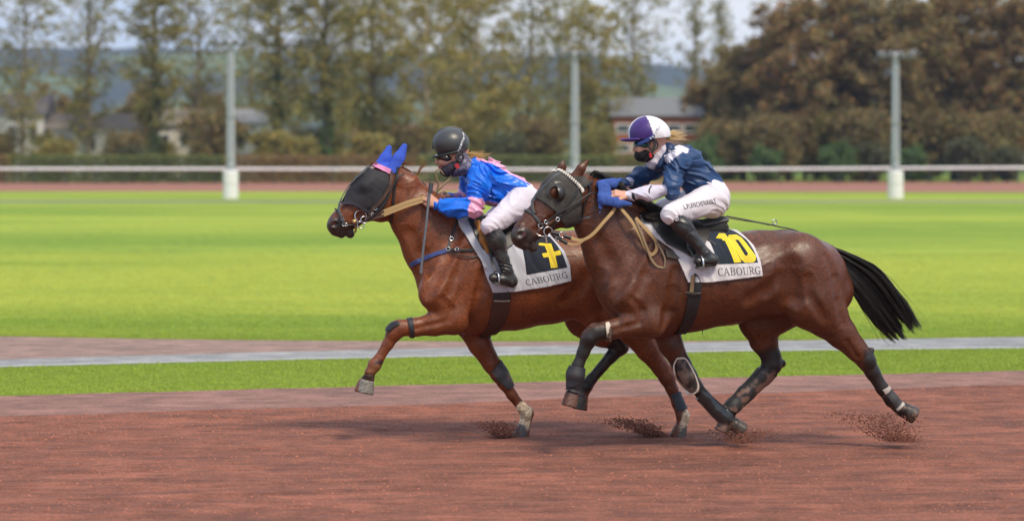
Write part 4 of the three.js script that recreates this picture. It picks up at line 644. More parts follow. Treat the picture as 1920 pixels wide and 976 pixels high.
const hzOf = (x) => { const a = M2.p(1100, 380, 0)[0], b = M2.p(970, 380, 0)[0]; return 0.085 * clamp((a - x) / (a - b)); };
{
  const M = M2, e = M.p(1041, 361, 0.12), hood = put(M, 'blinker_hood', 'grey blinker hood with leather eye cups on the second horse', 'blinker hood');
  part('hood_cloth', shell(M, F2, [[1036, 326], [1048, 317], [1064, 326], [1074, 330], [1100, 330], [1106, 342], [1092, 350], [1091, 414], [1080, 426], [1064, 426], [1052, 414], [1044, 400], [1028, 386], [1006, 370], [1020, 344]], { off: 0.006, thick: 0.010, cell: 0.005, w: 0.12, uv: uvXY, ripple: (x, y, z) => 0.006 * fbm(x * 14, y * 14, z * 12, 3), hole: (x, y, z) => 0.042 - Math.hypot(x - e[0], y - e[1]), color: (x, y, z) => { const t = fbm(x * 22, y * 30, z * 20, 3); return [0.048, 0.044, 0.041].map((q) => q * (0.3 + 1.4 * t)); } }), phys(0xffffff, 0.85, { vertexColors: true, bumpMap: coatBump, bumpScale: 0.0014 }), hood);
  for (const s of [1, -1]) { // cups: hemispherical shells open to the front
    const c = M.p(1044, 362, hzOf(M.p(1044, 362, 0)[0]) + 0.096 * s), pts = []; for (let i = 0; i <= 10; i++) { const a = i / 10 * Math.PI / 2; pts.push(new THREE.Vector2(0.058 * Math.sin(a) + 0.001, 0.066 * Math.cos(a))); } pts.push(new THREE.Vector2(0.082, -0.004), new THREE.Vector2(0.084, -0.008), new THREE.Vector2(0.058, -0.006));
    const g = new THREE.LatheGeometry(pts, 26, -0.1, Math.PI * 1.06).rotateX(Math.PI / 2); // dome towards +z
    g.rotateZ(0.12); if (s < 0) { g.scale(1, 1, -1); const p = g.index.array; for (let i = 0; i < p.length; i += 3) { const t = p[i]; p[i] = p[i + 1]; p[i + 1] = t; } } g.translate(...c);
    part('eye_cup', g, phys([0.026, 0.028, 0.030], 0.38, { side: THREE.DoubleSide, clearcoat: 0.3, clearcoatRoughness: 0.35 }), hood);
  }
  const bb = put(M, 'browband', 'white plaited browband on the grey hood of the second horse', 'browband'), path = [[1037, 327], [1044, 324], [1052, 325], [1062, 331], [1072, 339], [1082, 348], [1088, 355], [1090, 360]];
  const l = laid(M, F2, path, 0.022, 0.006, 0.014, 6); part('band', l.geo, mat([0.03, 0.03, 0.03], 0.6), bb);
  for (let i = 1; i < l.pts.length - 1; i++) if (i % 2) { const p = l.pts[i].clone().addScaledVector(l.nors[i], 0.005), q = new THREE.Quaternion().setFromUnitVectors(V(1, 0, 0), l.pts[i + 1].clone().sub(l.pts[i - 1]).normalize()); part('bead', new THREE.SphereGeometry(0.010, 8, 6).scale(0.7, 1.4, 0.9).rotateZ(0.5).applyQuaternion(q).translate(p.x, p.y, p.z), mat([0.72, 0.69, 0.63], 0.5), bb); }
}
// ── bridles, reins, breast collar
const seen = (M, list) => list.map(([a, b, w]) => M.v(a, b, w));
const strip = (M, list, width, thick, nrm = V(0, 0.15, 1)) => { const p = spline(seen(M, list), 6); return strap(p, p.map(() => nrm), width, thick); };
{
  const M = M1, F = F1, b = put(M, 'bridle', 'dark leather bridle with steel bit rings on the leading horse', 'bridle');
  part('cheekpiece', laid(M, F, [[735, 322], [732, 334], [728, 350], [718, 370], [708, 384], [697, 396], [690, 401]], 0.021, 0.006, 0.026).geo, brownLeather, b);
  part('overcheck', laid(M, F, [[703, 311], [690, 320], [672, 337], [656, 356], [645, 376], [640, 386], [637, 398], [641, 408], [644, 420]], 0.017, 0.005, 0.024).geo, greyLeather, b);
  part('noseband', laid(M, F, [[629, 392], [633, 396], [638, 402], [643, 410]], 0.014, 0.005, 0.006).geo, blackLeather, b);
  part('throat_strap', laid(M, F, [[744, 313], [743, 330], [739, 350], [736, 370], [735, 395], [733, 416]], 0.018, 0.006, 0.010).geo, blackLeather, b);
  const ck = spline(seen(M, [[645, 422, 0.085], [665, 421, 0.09], [685, 413, 0.10], [705, 399, 0.125], [724, 378, 0.135], [735, 352, 0.125], [744, 335, 0.115], [758, 324, 0.10]]), 6); part('check_rein', tube(ck, 0.0062, 6), blackLeather, b);
  for (const [px, py, R, w] of [[676, 405, 11, 0.085], [682, 412, 6, 0.092], [676, 421, 6.5, 0.088]]) part('bit_ring', ring(M.v(px, py, w), V(0.1, 0.15, 1), M.r(R), 0.0042, 26), steelM, b);
  for (const [px, py] of [[642, 411], [644, 421], [649, 421], [704, 391], [698, 402]]) part('buckle', ring(M.v(px, py, px > 690 ? 0.118 : 0.088), V(0, 0.2, 1), 0.010, 0.0028, 10), steelM, b);
  part('bit_knob', new THREE.SphereGeometry(0.017, 14, 10).translate(...M.p(664, 415, 0.088)), mat([0.62, 0.42, 0.18], 0.35, { metalness: 0.7 }), b);
  part('chin_strap', strip(M, [[666, 422, 0.07], [667, 430, 0.062], [665, 436, 0.04]], 0.014, 0.004), mat([0.36, 0.2, 0.06], 0.6), b);
  for (const s of [1, -1]) for (const k of [0, 1]) {
    part('rein_keeper', strip(M, [[686, 409 + k * 3, 0.092 * s], [700, 404 + k * 5, 0.105 * s], [720, 396 + k * 8, 0.12 * s]], 0.020, 0.008), brownLeather, b);
    part('rein', strip(M, [[716, 397.5 + k * 6.6, 0.118 * s], [740, 388 + k * 6.4, 0.135 * s], [768, 377.5 + k * 6.2, 0.148 * s], [800, 369 + k * 5, 0.140 * s]], 0.0245, 0.004), tanWeb, b);
  }
  part('rein_tail', tube(spline(seen(M, [[812, 366, 0.03], [826, 352, 0.06], [838, 340, 0.06], [846, 332, 0.05], [842, 324, 0.04], [833, 326, 0.04], [824, 318, 0.05], [818, 320, 0.05], [817, 332, 0.04], [822, 346, 0.03], [818, 358, 0.02]]), 6), 0.008, 6, 0.35), mat([0.27, 0.20, 0.115], 0.85), b);
  const bc = put(M, 'breast_collar', 'blue breast collar with black straps on the leading horse', 'breast collar');
  const col = [[771, 496], [778, 492], [800, 482], [820, 475], [838, 469]], near = laid(M, F, col, 0.030, 0.007, 0.003), far = near.pts.map((p) => V(p.x, p.y, -p.z)).reverse(), farN = near.nors.map((p) => V(p.x, p.y, -p.z)).reverse();
  part('chest_band', strap([...far, ...near.pts], [...farN, ...near.nors], 0.030, 0.007), mat([0.045, 0.075, 0.24], 0.7), bc);
  part('shoulder_strap', laid(M, F, [[839, 468], [844, 450], [851, 430], [857, 412]], 0.018, 0.005, 0.004).geo, blackLeather, bc);
  part('side_strap', laid(M, F, [[839, 469], [860, 469], [880, 469], [905, 466]], 0.018, 0.005, 0.008).geo, blackLeather, bc);
  part('cord', laid(M, F, [[842, 471], [862, 479], [882, 483], [902, 480], [916, 474]], 0.008, 0.005, 0.012).geo, blackLeather, bc);
  for (const [px, py] of [[840, 467], [846, 448], [858, 468]]) { const h = M.hit(F, px, py, 0.012); part('steel_ring', ring(h.p, h.n, 0.014, 0.0036, 14), steelM, bc); }
}
{
  const M = M2, F = F2, b = put(M, 'bridle', 'black leather bridle with steel rings and tan reins on the second horse', 'bridle');
  part('overcheck', laid(M, F, [[1052, 326], [1040, 332], [1025, 349], [1010, 364], [1001, 377], [999, 392], [1003, 401]], 0.019, 0.006, 0.012).geo, greyLeather, b);
  part('noseband', laid(M, F, [[984, 395], [990, 395], [998, 400], [1006, 409], [1013, 419]], 0.017, 0.006, 0.004).geo, greyLeather, b);
  part('cheekpiece', laid(M, F, [[1083, 352], [1078, 365], [1066, 380], [1056, 396], [1046, 409], [1034, 425]], 0.018, 0.006, 0.012).geo, blackLeather, b);
  const ck = spline(seen(M, [[1016, 424, 0.135], [1030, 412, 0.15], [1050, 398, 0.17], [1075, 384, 0.17], [1095, 370, 0.155], [1108, 362, 0.14], [1119, 361, 0.12]]), 6); part('check_rein', tube(ck, ck.map((_, i) => mix(0.008, 0.0045, i / ck.length)), 6), blackLeather, b);
  part('throat_strap', laid(M, F, [[1102, 345], [1106, 352], [1104, 362], [1094, 380], [1091, 400], [1090, 420]], 0.014, 0.005, 0.010).geo, blackLeather, b);
  part('poll_strap', laid(M, F, [[1090, 352], [1098, 348], [1108, 340]], 0.016, 0.005, 0.016).geo, blackLeather, b);
  part('loose_strap', strip(M, [[1089, 412, 0.10], [1096, 409, 0.12], [1107, 407, 0.13]], 0.014, 0.004), greyLeather, b);
  for (const [px, py, R, w] of [[1028, 434, 8.5, 0.135], [1014, 423, 4.5, 0.14], [1054, 440, 5, 0.16], [1046, 447, 4, 0.15], [1046, 411, 3.4, 0.17], [1024, 416, 3.4, 0.15]]) part('bit_ring', ring(M.v(px, py, w), V(0.1, 0.15, 1), M.r(R), 0.0036, 22), steelM, b);
  part('curb_chain', tube(spline(seen(M, [[1006, 438, 0.125], [1013, 442, 0.13], [1021, 443, 0.135]]), 5), 0.0045, 6), steelM, b);
  part('bit_shank', tube(seen(M, [[1023, 441, 0.135], [1025, 454, 0.13]]), [0.006, 0.007], 7), mat([0.7, 0.66, 0.6], 0.3, { metalness: 0.8 }), b);
  part('rein_keeper', tube(seen(M, [[1033, 435, 0.14], [1049, 439, 0.155]]), 0.014, 8, 0.6), blackLeather, b);
  part('rein_keeper', tube(seen(M, [[1056, 441, 0.16], [1071, 446, 0.17]]), 0.014, 8, 0.6), blackLeather, b);
  part('rein_keeper', tube(seen(M, [[1036, 440, 0.14], [1046, 446, 0.15], [1064, 456, 0.16]]), 0.013, 8, 0.6), blackLeather, b);
  part('rein', strip(M, [[1069, 445, 0.17], [1080, 449, 0.175], [1092, 450, 0.18], [1110, 440, 0.19], [1132, 416, 0.185], [1152, 392, 0.16], [1158, 372, 0.13]], 0.022, 0.004), tanWeb, b);
  part('rein', strip(M, [[1062, 455, 0.16], [1074, 458, 0.165], [1084, 457, 0.175], [1096, 449, 0.185], [1114, 437, 0.188], [1134, 413, 0.183], [1153, 391, 0.158]], 0.016, 0.004), tanWeb, b);
  part('rein_tail', strip(M, [[1156, 378, 0.13], [1166, 392, 0.17], [1184, 414, 0.20], [1200, 440, 0.225], [1212, 466, 0.235], [1222, 477, 0.24], [1231, 468, 0.245], [1230, 452, 0.245], [1214, 432, 0.235], [1192, 408, 0.205]], 0.022, 0.004), tanWeb, b);
  part('rein_end', strip(M, [[1192, 412, 0.21], [1204, 440, 0.235], [1214, 466, 0.245], [1222, 486, 0.25], [1233, 499, 0.255], [1246, 502, 0.26]], 0.015, 0.005), mat([0.24, 0.17, 0.10], 0.8), b);
  part('rein_end', strip(M, [[1231, 452, 0.25], [1240, 468, 0.258], [1247, 485, 0.262], [1246, 502, 0.262]], 0.012, 0.005), mat([0.20, 0.15, 0.10], 0.8), b);
  // cord from the saddle to the tail with a ring
  const cr = put(M, 'crupper_line', 'thin black crupper cord with a ring over the croup of the second horse', 'cord');
  part('cord', tube(spline(seen(M, [[1362, 405, 0.0], [1390, 410, 0.0], [1420, 416, 0.0], [1446, 421, 0.0], [1462, 425, 0.0], [1486, 430, 0.0], [1510, 439, 0.0]]), 5), 0.0055, 6), mat([0.035, 0.036, 0.036], 0.45), cr);
  part('cord', tube(spline(seen(M, [[1362, 408, 0.01], [1392, 413, 0.01], [1420, 417, 0.01], [1444, 422, 0.008]]), 5), 0.0035, 5), mat([0.035, 0.036, 0.036], 0.45), cr);
  part('ring', ring(M.v(1453, 416, 0.0), V(0.1, 0, 1), 0.017, 0.0035, 16).scale(1, 1, 1), steelM, cr);
  // ear bonnet pulled off and held by the hand
  const eb = put(M, 'ear_bonnet', 'crumpled blue ear bonnet held in the hand of the navy rider', 'ear bonnet'), B = new Field();
  B.bone(M.p(1126, 346, 0.09), M.p(1150, 343, 0.05), M.r(9), M.r(10), 0.02, 0.55).bone(M.p(1150, 343, 0.05), M.p(1164, 336, 0.03), M.r(9), M.r(3.5), 0.02, 0.55)
   .bone(M.p(1127, 344, 0.12), M.p(1129, 372, 0.15), M.r(6), M.r(7), 0.03, 0.45).bone(M.p(1128, 370, 0.15), M.p(1124, 398, 0.155), M.r(7), M.r(2.5), 0.03, 0.4)
   .bone(M.p(1134, 374, 0.165), M.p(1160, 380, 0.185), M.r(10), M.r(9), 0.02, 0.5).bone(M.p(1160, 380, 0.185), M.p(1184, 382, 0.185), M.r(8.5), M.r(2.8), 0.02, 0.5).bone(M.p(1136, 352, 0.13), M.p(1140, 368, 0.15), M.r(9), M.r(9), 0.02, 0.5);
  B.post = (x, y, z, d) => d + 0.006 * Math.abs(2 * fbm(x * 26, y * 26, z * 20, 2) - 1);
  part('cloth', B.mesh({ cell: 0.005, uv: uvXY }), meshCloth([0.036, 0.090, 0.36], 0.8, 0.0), eb);
}
// ── saddle cloths with their print, saddles, girths
function clothPrint(M, w, draw) {
  const S = 1024, c = document.createElement('canvas'); c.width = c.height = S; const g = c.getContext('2d'); g.fillStyle = '#d9d9de'; g.fillRect(0, 0, S, S);
  return { c, g, S };
}
function clothTexture(M, box0, paint) { // box0: [px left, py top, px right, py bottom]; canvas spans it in the horse's own side view
  const a = M.p(box0[0], box0[1], 0.3), b = M.p(box0[2], box0[3], 0.3), S = 1024, W = b[0] - a[0], H = a[1] - b[1], c = document.createElement('canvas'); c.width = S; c.height = S;
  const g = c.getContext('2d'), to = (px, py) => { const q = M.p(px, py, 0.3); return [(q[0] - a[0]) / W * S, (a[1] - q[1]) / H * S]; };
  paint(g, to, S); const t = new THREE.CanvasTexture(c); t.colorSpace = THREE.SRGBColorSpace; t.magFilter = THREE.LinearFilter;
  return { t, uv: (x, y, z) => z > 0 ? [clamp((x - a[0]) / W, 0.002, 0.998), clamp(1 - (a[1] - y) / H, 0.002, 0.998)] : [0.02, 0.98] };
}
const fillPoly = (g, to, pts, color, stroke) => { g.beginPath(); pts.forEach(([x, y], i) => { const q = to(x, y); i ? g.lineTo(...q) : g.moveTo(...q); }); g.closePath(); if (color) { g.fillStyle = color; g.fill(); } if (stroke) { g.lineWidth = stroke[1]; g.strokeStyle = stroke[0]; g.stroke(); } };
function word(g, to, text, A, B, hpx, color, font) { // A, B: ends of the base line
  const a = to(...A), b = to(...B), u = to(A[0], A[1] - hpx), h = Math.hypot(u[0] - a[0], u[1] - a[1]); g.save(); g.font = font.replace('SIZE', '100px'); const w = g.measureText(text).width, L = Math.hypot(b[0] - a[0], b[1] - a[1]);
  g.translate(...a); g.rotate(Math.atan2(b[1] - a[1], b[0] - a[0])); g.scale(L / w, h / 72); g.fillStyle = color; g.fillText(text, 0, 0); g.restore();
}
const wear = (g, S, seed, col, n) => { const r = rng(seed); for (let i = 0; i < n; i++) { g.globalAlpha = 0.03 + 0.05 * r(); g.fillStyle = col[Math.floor(r() * col.length)]; g.beginPath(); g.ellipse(r() * S, r() * S, 4 + 40 * r(), 2 + 12 * r(), r() * 3, 0, 6.3); g.fill(); } g.globalAlpha = 1; };
const clothFold = (fx, fy) => (x, y, z) => 0.004 + 0.024 * Math.abs(2 * fbm(x * fx * 1.3 + y * 4, y * fy, z * 3, 3) - 1);
{
  const M = M1, F = F1, sc = put(M, 'saddle_cloth', 'grey white saddle cloth with yellow cross figure on navy panel, leading horse', 'saddle cloth', 'race saddle cloths');
  const T = clothTexture(M, [850, 395, 1085, 565], (g, to, S) => {
    g.fillStyle = '#bcbfca'; g.fillRect(0, 0, S, S); wear(g, S, 5, ['#b3b4bd', '#e4e4ea', '#9fa0aa'], 160);
    fillPoly(g, to, [[978, 440], [982, 474], [987, 515.5], [1063, 501], [1056, 478], [1047, 460], [1034, 440]], '#1c2230'); g.save(); g.beginPath(); g.restore();
    const Y = '#dcc43a', O = ['#f2d61c', 6];
    fillPoly(g, to, [[1014, 459], [1016, 456], [1027, 457], [1036, 457], [1039, 472.5], [1050.5, 469.5], [1051.5, 476.5], [1040.5, 479], [1044, 500.5], [1033, 501.5], [1030, 480.8], [1020.5, 482], [1018.5, 475.5], [1029, 473.8], [1025.5, 460.5], [1019, 460]], Y, O);
    word(g, to, 'CABOURG', [986.5, 535.5], [1065, 520], 11.5, '#23242a', 'SIZE serif');
  });
  part('cloth', shell(M, F, [[862, 396], [868, 424], [884, 456], [904, 490], [915, 524], [925, 549], [970, 546], [1020, 538], [1069.5, 526.5], [1067, 497], [1058, 470], [1042, 448], [1030, 425], [980, 396]], { off: 0.006, thick: 0.010, cell: 0.006, w: 0.28, uv: T.uv, ripple: clothFold(9, 3) }), phys(0xffffff, 0.9, { map: T.t, bumpMap: coatBump, bumpScale: 0.0008, sheen: 0.2, sheenColor: new THREE.Color(0.6, 0.6, 0.6) }), sc);
  const sd = put(M, 'saddle', 'small black racing saddle with tan knee roll under the rider in blue', 'saddle', 'racing saddles');
  part('flap', shell(M, F, [[884, 410], [905, 402], [960, 410], [984, 424], [970, 452], [945, 470], [925, 482], [905, 466], [892, 440]], { off: 0.026, thick: 0.014, cell: 0.006, w: 0.26, uv: uvXY }), blackLeather, sd);
  const K = new Field(), k0 = M.hit(F, 893, 426, 0.035).p.toArray(), k1 = M.hit(F, 903, 452, 0.035).p.toArray(), k2 = M.hit(F, 914, 473, 0.030).p.toArray(); K.bone(k0, k1, 0.026, 0.027, 0.02).bone(k1, k2, 0.027, 0.016, 0.02);
  part('knee_roll', K.mesh({ cell: 0.005, uv: uvXY }), phys([0.36, 0.155, 0.032], 0.45), sd);
  const P = new Field(); P.bone(M.p(888, 414, 0), M.p(905, 416, 0), 0.045, 0.05, 0.03, 1.5).bone(M.p(905, 418, 0), M.p(975, 424, 0), 0.04, 0.04, 0.03, 2.2).bone(M.p(975, 424, 0), M.p(995, 416, 0), 0.035, 0.03, 0.03, 2.6);
  part('seat', P.mesh({ cell: 0.008 }), phys([0.05, 0.048, 0.046], 0.8, { sheen: 0.4, sheenColor: new THREE.Color(0.5, 0.45, 0.4) }), sd);
  part('girth', shell(M, F, [[927, 520], [957, 520], [955, 590], [946, 622], [938, 640], [915, 640], [922, 600]], { off: 0.010, thick: 0.012, cell: 0.006, w: 0.26, color: (x, y, z) => { const t = y > M.p(940, 562, 0.28)[1] ? 1 : 0; return t ? [0.022, 0.020, 0.019] : [0.055, 0.022, 0.015]; } }), phys(0xffffff, 0.5, { vertexColors: true }), sd);
  part('girth_edge', laid(M, F, [[926, 562], [940, 562.5], [956, 562]], 0.010, 0.006, 0.018).geo, mat([0.32, 0.27, 0.22], 0.7), sd);
}
{
  const M = M2, F = F2, sc = put(M, 'saddle_cloth', 'white saddle cloth with yellow number ten on navy panel, second horse', 'saddle cloth', 'race saddle cloths');
  const T = clothTexture(M, [1200, 395, 1445, 545], (g, to, S) => {
    g.fillStyle = '#cbc7cb'; g.fillRect(0, 0, S, S); wear(g, S, 9, ['#c6bcbc', '#eceaee', '#b79f97'], 200);
    { const r = rng(31); for (let i = 0; i < 260; i++) { const q = to(1225 + 90 * Math.pow(r(), 0.8), 440 + 85 * r()); g.globalAlpha = 0.05 + 0.06 * r(); g.fillStyle = ['#b08a80', '#a57c70', '#c8a79c'][i % 3]; g.beginPath(); g.ellipse(q[0], q[1], 5 + 22 * r(), 3 + 9 * r(), r() * 3, 0, 6.3); g.fill(); } g.globalAlpha = 1; }
    fillPoly(g, to, [[1331, 430], [1335, 446], [1346.5, 495.5], [1421.5, 492], [1417, 470], [1409, 450], [1396, 436], [1388, 430]], '#1d2735');
    const Y = '#dcc43a', O = ['#f4dc22', 6];
    fillPoly(g, to, [[1352.5, 446.5], [1360.5, 438.5], [1371, 438.8], [1388, 490.5], [1376, 491.5], [1366.5, 450.5], [1363, 451], [1362, 447.5]], Y, O);
    fillPoly(g, to, [[1374.5, 447], [1379, 441.5], [1393, 441], [1399.5, 446], [1418, 480], [1416, 488], [1411, 491], [1397, 491.3], [1389.5, 486]], Y, O); fillPoly(g, to, [[1386, 450], [1393, 449.5], [1404.5, 475], [1402.5, 479], [1398, 479]], '#1d2735', ['#f8e233', 3]);
    word(g, to, 'CABOURG', [1345, 517], [1426, 513.5], 14.5, '#3a3b40', 'SIZE serif');
  });
  part('cloth', shell(M, F, [[1212, 404], [1216, 422], [1233, 446], [1266, 470], [1276, 494], [1289, 529], [1330, 529], [1380, 522.5], [1428.5, 517], [1426, 490], [1419, 461], [1405, 439], [1396, 424], [1300, 400]], { off: 0.006, thick: 0.010, cell: 0.006, w: 0.29, uv: T.uv, ripple: clothFold(9, 3) }), phys(0xffffff, 0.9, { map: T.t, bumpMap: coatBump, bumpScale: 0.0008, sheen: 0.2, sheenColor: new THREE.Color(0.6, 0.6, 0.6) }), sc);
  const sd = put(M, 'saddle', 'black racing saddle with raised cantle under the navy rider', 'saddle', 'racing saddles');
  part('flap', shell(M, F, [[1226, 406], [1262, 402], [1345, 424], [1338, 440], [1316, 466], [1296, 482], [1278, 470], [1252, 456], [1236, 436]], { off: 0.028, thick: 0.016, cell: 0.006, w: 0.28, uv: uvXY }), blackLeather, sd);
  part('piping', laid(M, F, [[1228, 414], [1250, 428], [1272, 444], [1286, 456], [1290, 472]], 0.008, 0.008, 0.04).geo, mat([0.20, 0.20, 0.21], 0.4), sd);
  const P = new Field(); P.bone(M.p(1236, 410, 0), M.p(1262, 420, 0), 0.04, 0.04, 0.03, 1.4).bone(M.p(1262, 422, 0), M.p(1310, 424, 0), 0.04, 0.034, 0.03, 2.6).bone(M.p(1310, 421, 0), M.p(1356, 412, 0), 0.034, 0.028, 0.03, 3.9);
  part('seat', P.mesh({ cell: 0.008 }), phys([0.055, 0.060, 0.066], 0.42), sd);
  const R = new Field(); for (const s of [1, -1]) R.bone(M.p(1330, 431, 0.09 * s), M.p(1356, 427, 0.085 * s), 0.040, 0.040, 0.02);
  R.bone(M.p(1332, 428, 0), M.p(1352, 426, 0), 0.034, 0.034, 0.03, 2.4); part('panel', R.mesh({ cell: 0.007 }), phys([0.012, 0.012, 0.014], 0.85, { sheen: 0.5, sheenColor: new THREE.Color(0.4, 0.4, 0.45) }), sd);
  part('girth', shell(M, F, [[1292, 500], [1314, 500], [1313, 560], [1308, 596], [1302, 630], [1283, 632], [1288, 580]], { off: 0.010, thick: 0.012, cell: 0.006, w: 0.28 }), phys([0.014, 0.014, 0.016], 0.55), sd);
  part('girth_billet', laid(M, F, [[1299, 516], [1298, 530], [1296, 546]], 0.026, 0.006, 0.022).geo, mat([0.27, 0.18, 0.095], 0.8), sd);
  part('girth_buckle', laid(M, F, [[1286, 548], [1300, 550], [1313, 549]], 0.018, 0.008, 0.018).geo, blackLeather, sd);
  part('rear_strap', laid(M, F, [[1312, 440], [1326, 452], [1340, 463]], 0.012, 0.006, 0.02).geo, blackLeather, sd);
  part('pad', shell(M, F, [[1249, 466], [1264, 470], [1276, 484], [1270, 486], [1252, 482]], { off: 0.014, thick: 0.014, cell: 0.006, w: 0.28 }), mat([0.10, 0.085, 0.075], 0.9), sd);
}

// ───────────── the riders ─────────────
const skinM = phys(0xffffff, 0.55, { vertexColors: true });
const silkFold = (amp, seed) => (x, y, z) => { const a = noise(x * 5 + seed, y * 5, z * 5) * 1.5, u = x * 0.85 - y * 0.5, v = x * 0.5 + y * 0.85, n = noise(u * 7 + a + seed, v * 24 + a * 3.2, z * 8), m = noise(u * 13 + seed + a * 2, v * 44 + a * 5, z * 15 + 3); return amp * (2.3 * Math.pow(Math.abs(2 * n - 1), 0.8) + 0.9 * Math.abs(2 * m - 1) - 1.1); };
// a hand closed on something: palm, four bent fingers of unequal length, thumb from the side
function hand(F, wr, kn, up, scale = 1) {
  const W = V(...wr), K = V(...kn), d = K.clone().sub(W).normalize(), u = V(...up); u.addScaledVector(d, -u.dot(d)).normalize(); const s = d.clone().cross(u), A = (p) => p.toArray(), q = scale;
  const palm0 = W.clone().addScaledVector(d, 0.02 * q), palm1 = W.clone().addScaledVector(d, 0.075 * q);
  for (const k of [-0.022, 0, 0.022]) F.bone(A(palm0.clone().addScaledVector(s, k * 0.8)), A(palm1.clone().addScaledVector(s, k)), 0.016 * q, 0.0145 * q, 0.014);
  F.bone(A(W), A(palm0), 0.024 * q, 0.022 * q, 0.02);
  [-0.031, -0.011, 0.0105, 0.030].forEach((k, i) => { const L = [0.030, 0.036, 0.034, 0.027][i] * q, a = palm1.clone().addScaledVector(s, k), b = a.clone().addScaledVector(d, L * 0.8).addScaledVector(u, -L * 0.45), c = b.clone().addScaledVector(u, -L * 0.85).addScaledVector(d, -L * 0.2), e = c.clone().addScaledVector(d, -L * 0.8).addScaledVector(u, -L * 0.1); F.bone(A(a), A(b), 0.0098 * q, 0.0092 * q, 0.005).bone(A(b), A(c), 0.0092 * q, 0.0085 * q, 0.004).bone(A(c), A(e), 0.0085 * q, 0.0078 * q, 0.004); });
  const t0 = palm0.clone().addScaledVector(s, -0.026 * q), t1 = t0.clone().addScaledVector(d, 0.030 * q).addScaledVector(s, -0.016 * q).addScaledVector(u, -0.012 * q), t2 = t1.clone().addScaledVector(d, 0.028 * q).addScaledVector(u, -0.014 * q).addScaledVector(s, 0.006 * q); F.bone(A(t0), A(t1), 0.0125 * q, 0.0105 * q, 0.01).bone(A(t1), A(t2), 0.0105 * q, 0.0085 * q, 0.005);
}
function buildRider(M, J, label) {
  const t = put(M, 'person', label, 'person', 'riders on the horses'), P = (k) => M.p(...J[k]), R = (px) => M.r(px), z3 = (a, dz) => [a[0], a[1], a[2] + dz];
  // skeleton used for the body and, thicker, for each garment
  const torso = (F, g, k = 0.05) => {
    F.bone(P('pelvis'), P('waist'), R(28) + g, R(25) + g, k, 1.18).bone(P('waist'), P('chest'), R(25) + g, R(28) + g, k, 1.18).bone(P('chest'), P('neck'), R(27) + g, R(15) + g, k, 1.1);
    F.bone(P('shoulderN'), P('shoulderF'), R(15) + g, R(15) + g, 0.06); F.bone(z3(P('hipN'), 0.0), z3(P('hipF'), 0.0), R(25) + g, R(25) + g, 0.06);
  };
  const arm = (F, s, g, k = 0.03) => { F.bone(P('shoulder' + s), P('elbow' + s), R(14.5) + g, R(11.5) + g, k).bone(P('elbow' + s), P('wrist' + s), R(11.5) + g, R(7) + g * 0.8, k * 0.7); };
  const thigh = (F, s, g, k = 0.04) => F.bone(P('hip' + s), P('knee' + s), R(27) + g, R(16) + g, k);
  const shin = (F, s, g) => { const a = P('knee' + s), b = P('ankle' + s), m = [0, 1, 2].map((i) => mix(a[i], b[i], 0.32)); m[0] += 0.012; F.bone(a, m, R(14.5) + g, R(14.5) + g, 0.03).bone(m, b, R(14.5) + g, R(8.5) + g, 0.03); };
  const foot = (F, s, g) => { F.bone(P('ankle' + s), P('heel' + s), R(9) + g, R(8) + g, 0.02).bone(P('heel' + s), P('toe' + s), R(7.5) + g, R(5.5) + g, 0.025, 1.15); };
  // head: h(px, py, w) gives points on the head
  const head = (F) => {
    const c = J.head, h = (dx, dy, w) => M.p(c[0] + dx, c[1] + dy, w); // dx < 0 is forward
    F.ell(h(4, -8, 0), R(27), R(25), 0.076, 0.02, false, -0.15); F.ell(h(-9, 11, 0), R(17), R(25), 0.062, 0.02, false, 0.2); // skull, face
    F.ell(h(-15, 31, 0), R(9), R(8), 0.036, 0.02); // chin
    F.bone(h(-24, 4, 0), h(-29, 16.5, 0), R(3.2), R(3.6), 0.012); F.ell(h(-27.5, 17, 0), R(4), R(3), 0.017, 0.008); // nose
    F.ell(h(-23.5, 24, 0), R(4), R(1.9), 0.024, 0.006); F.ell(h(-22.5, 27.6, 0), R(4), R(2), 0.021, 0.006); // lips
    for (const s of [1, -1]) { F.ell(h(-18, 15, 0.036 * s), R(8), R(8), 0.026, 0.018); F.ell(h(-23, 5, 0.030 * s), R(4), R(3.4), 0.014, 0.010, true); F.ell(h(5, 6, 0.076 * s), R(5), R(9), 0.011, 0.008, false, -0.15); }
    F.bone(P('neck'), h(3, 14, 0), R(14.5), R(15), 0.04);
  };
  const body = new Field(); torso(body, -0.014); for (const s of ['N', 'F']) { arm(body, s, -0.010); thigh(body, s, -0.014); shin(body, s, -0.010); foot(body, s, -0.010); } head(body);
  hand(body, P('wristN'), P('knuckleN'), J.handUp ?? [0, 0.8, 0.5], 1.12); hand(body, P('wristF'), P('knuckleF'), [0, 0.9, -0.2]);
  const lips = M.p(J.head[0] - 24, J.head[1] + 26, 0);
  part('body', body.mesh({ cell: 0.0075, color: (x, y, z) => { const n = fbm(x * 18, y * 18, z * 18, 2), m = 1 - step(0.012, 0.022, Math.hypot(x - lips[0], (y - lips[1]) * 1.3)); return [mix(0.60, 0.42, m) * (0.9 + 0.2 * n), mix(0.31, 0.14, m) * (0.82 + 0.36 * n), mix(0.225, 0.12, m) * (0.82 + 0.36 * n)]; } }), skinM, t);
  return { t, P, R, torso, arm, thigh, shin, foot, head, body, M, J, h: (dx, dy, w) => M.p(J.head[0] + dx, J.head[1] + dy, w) };
}
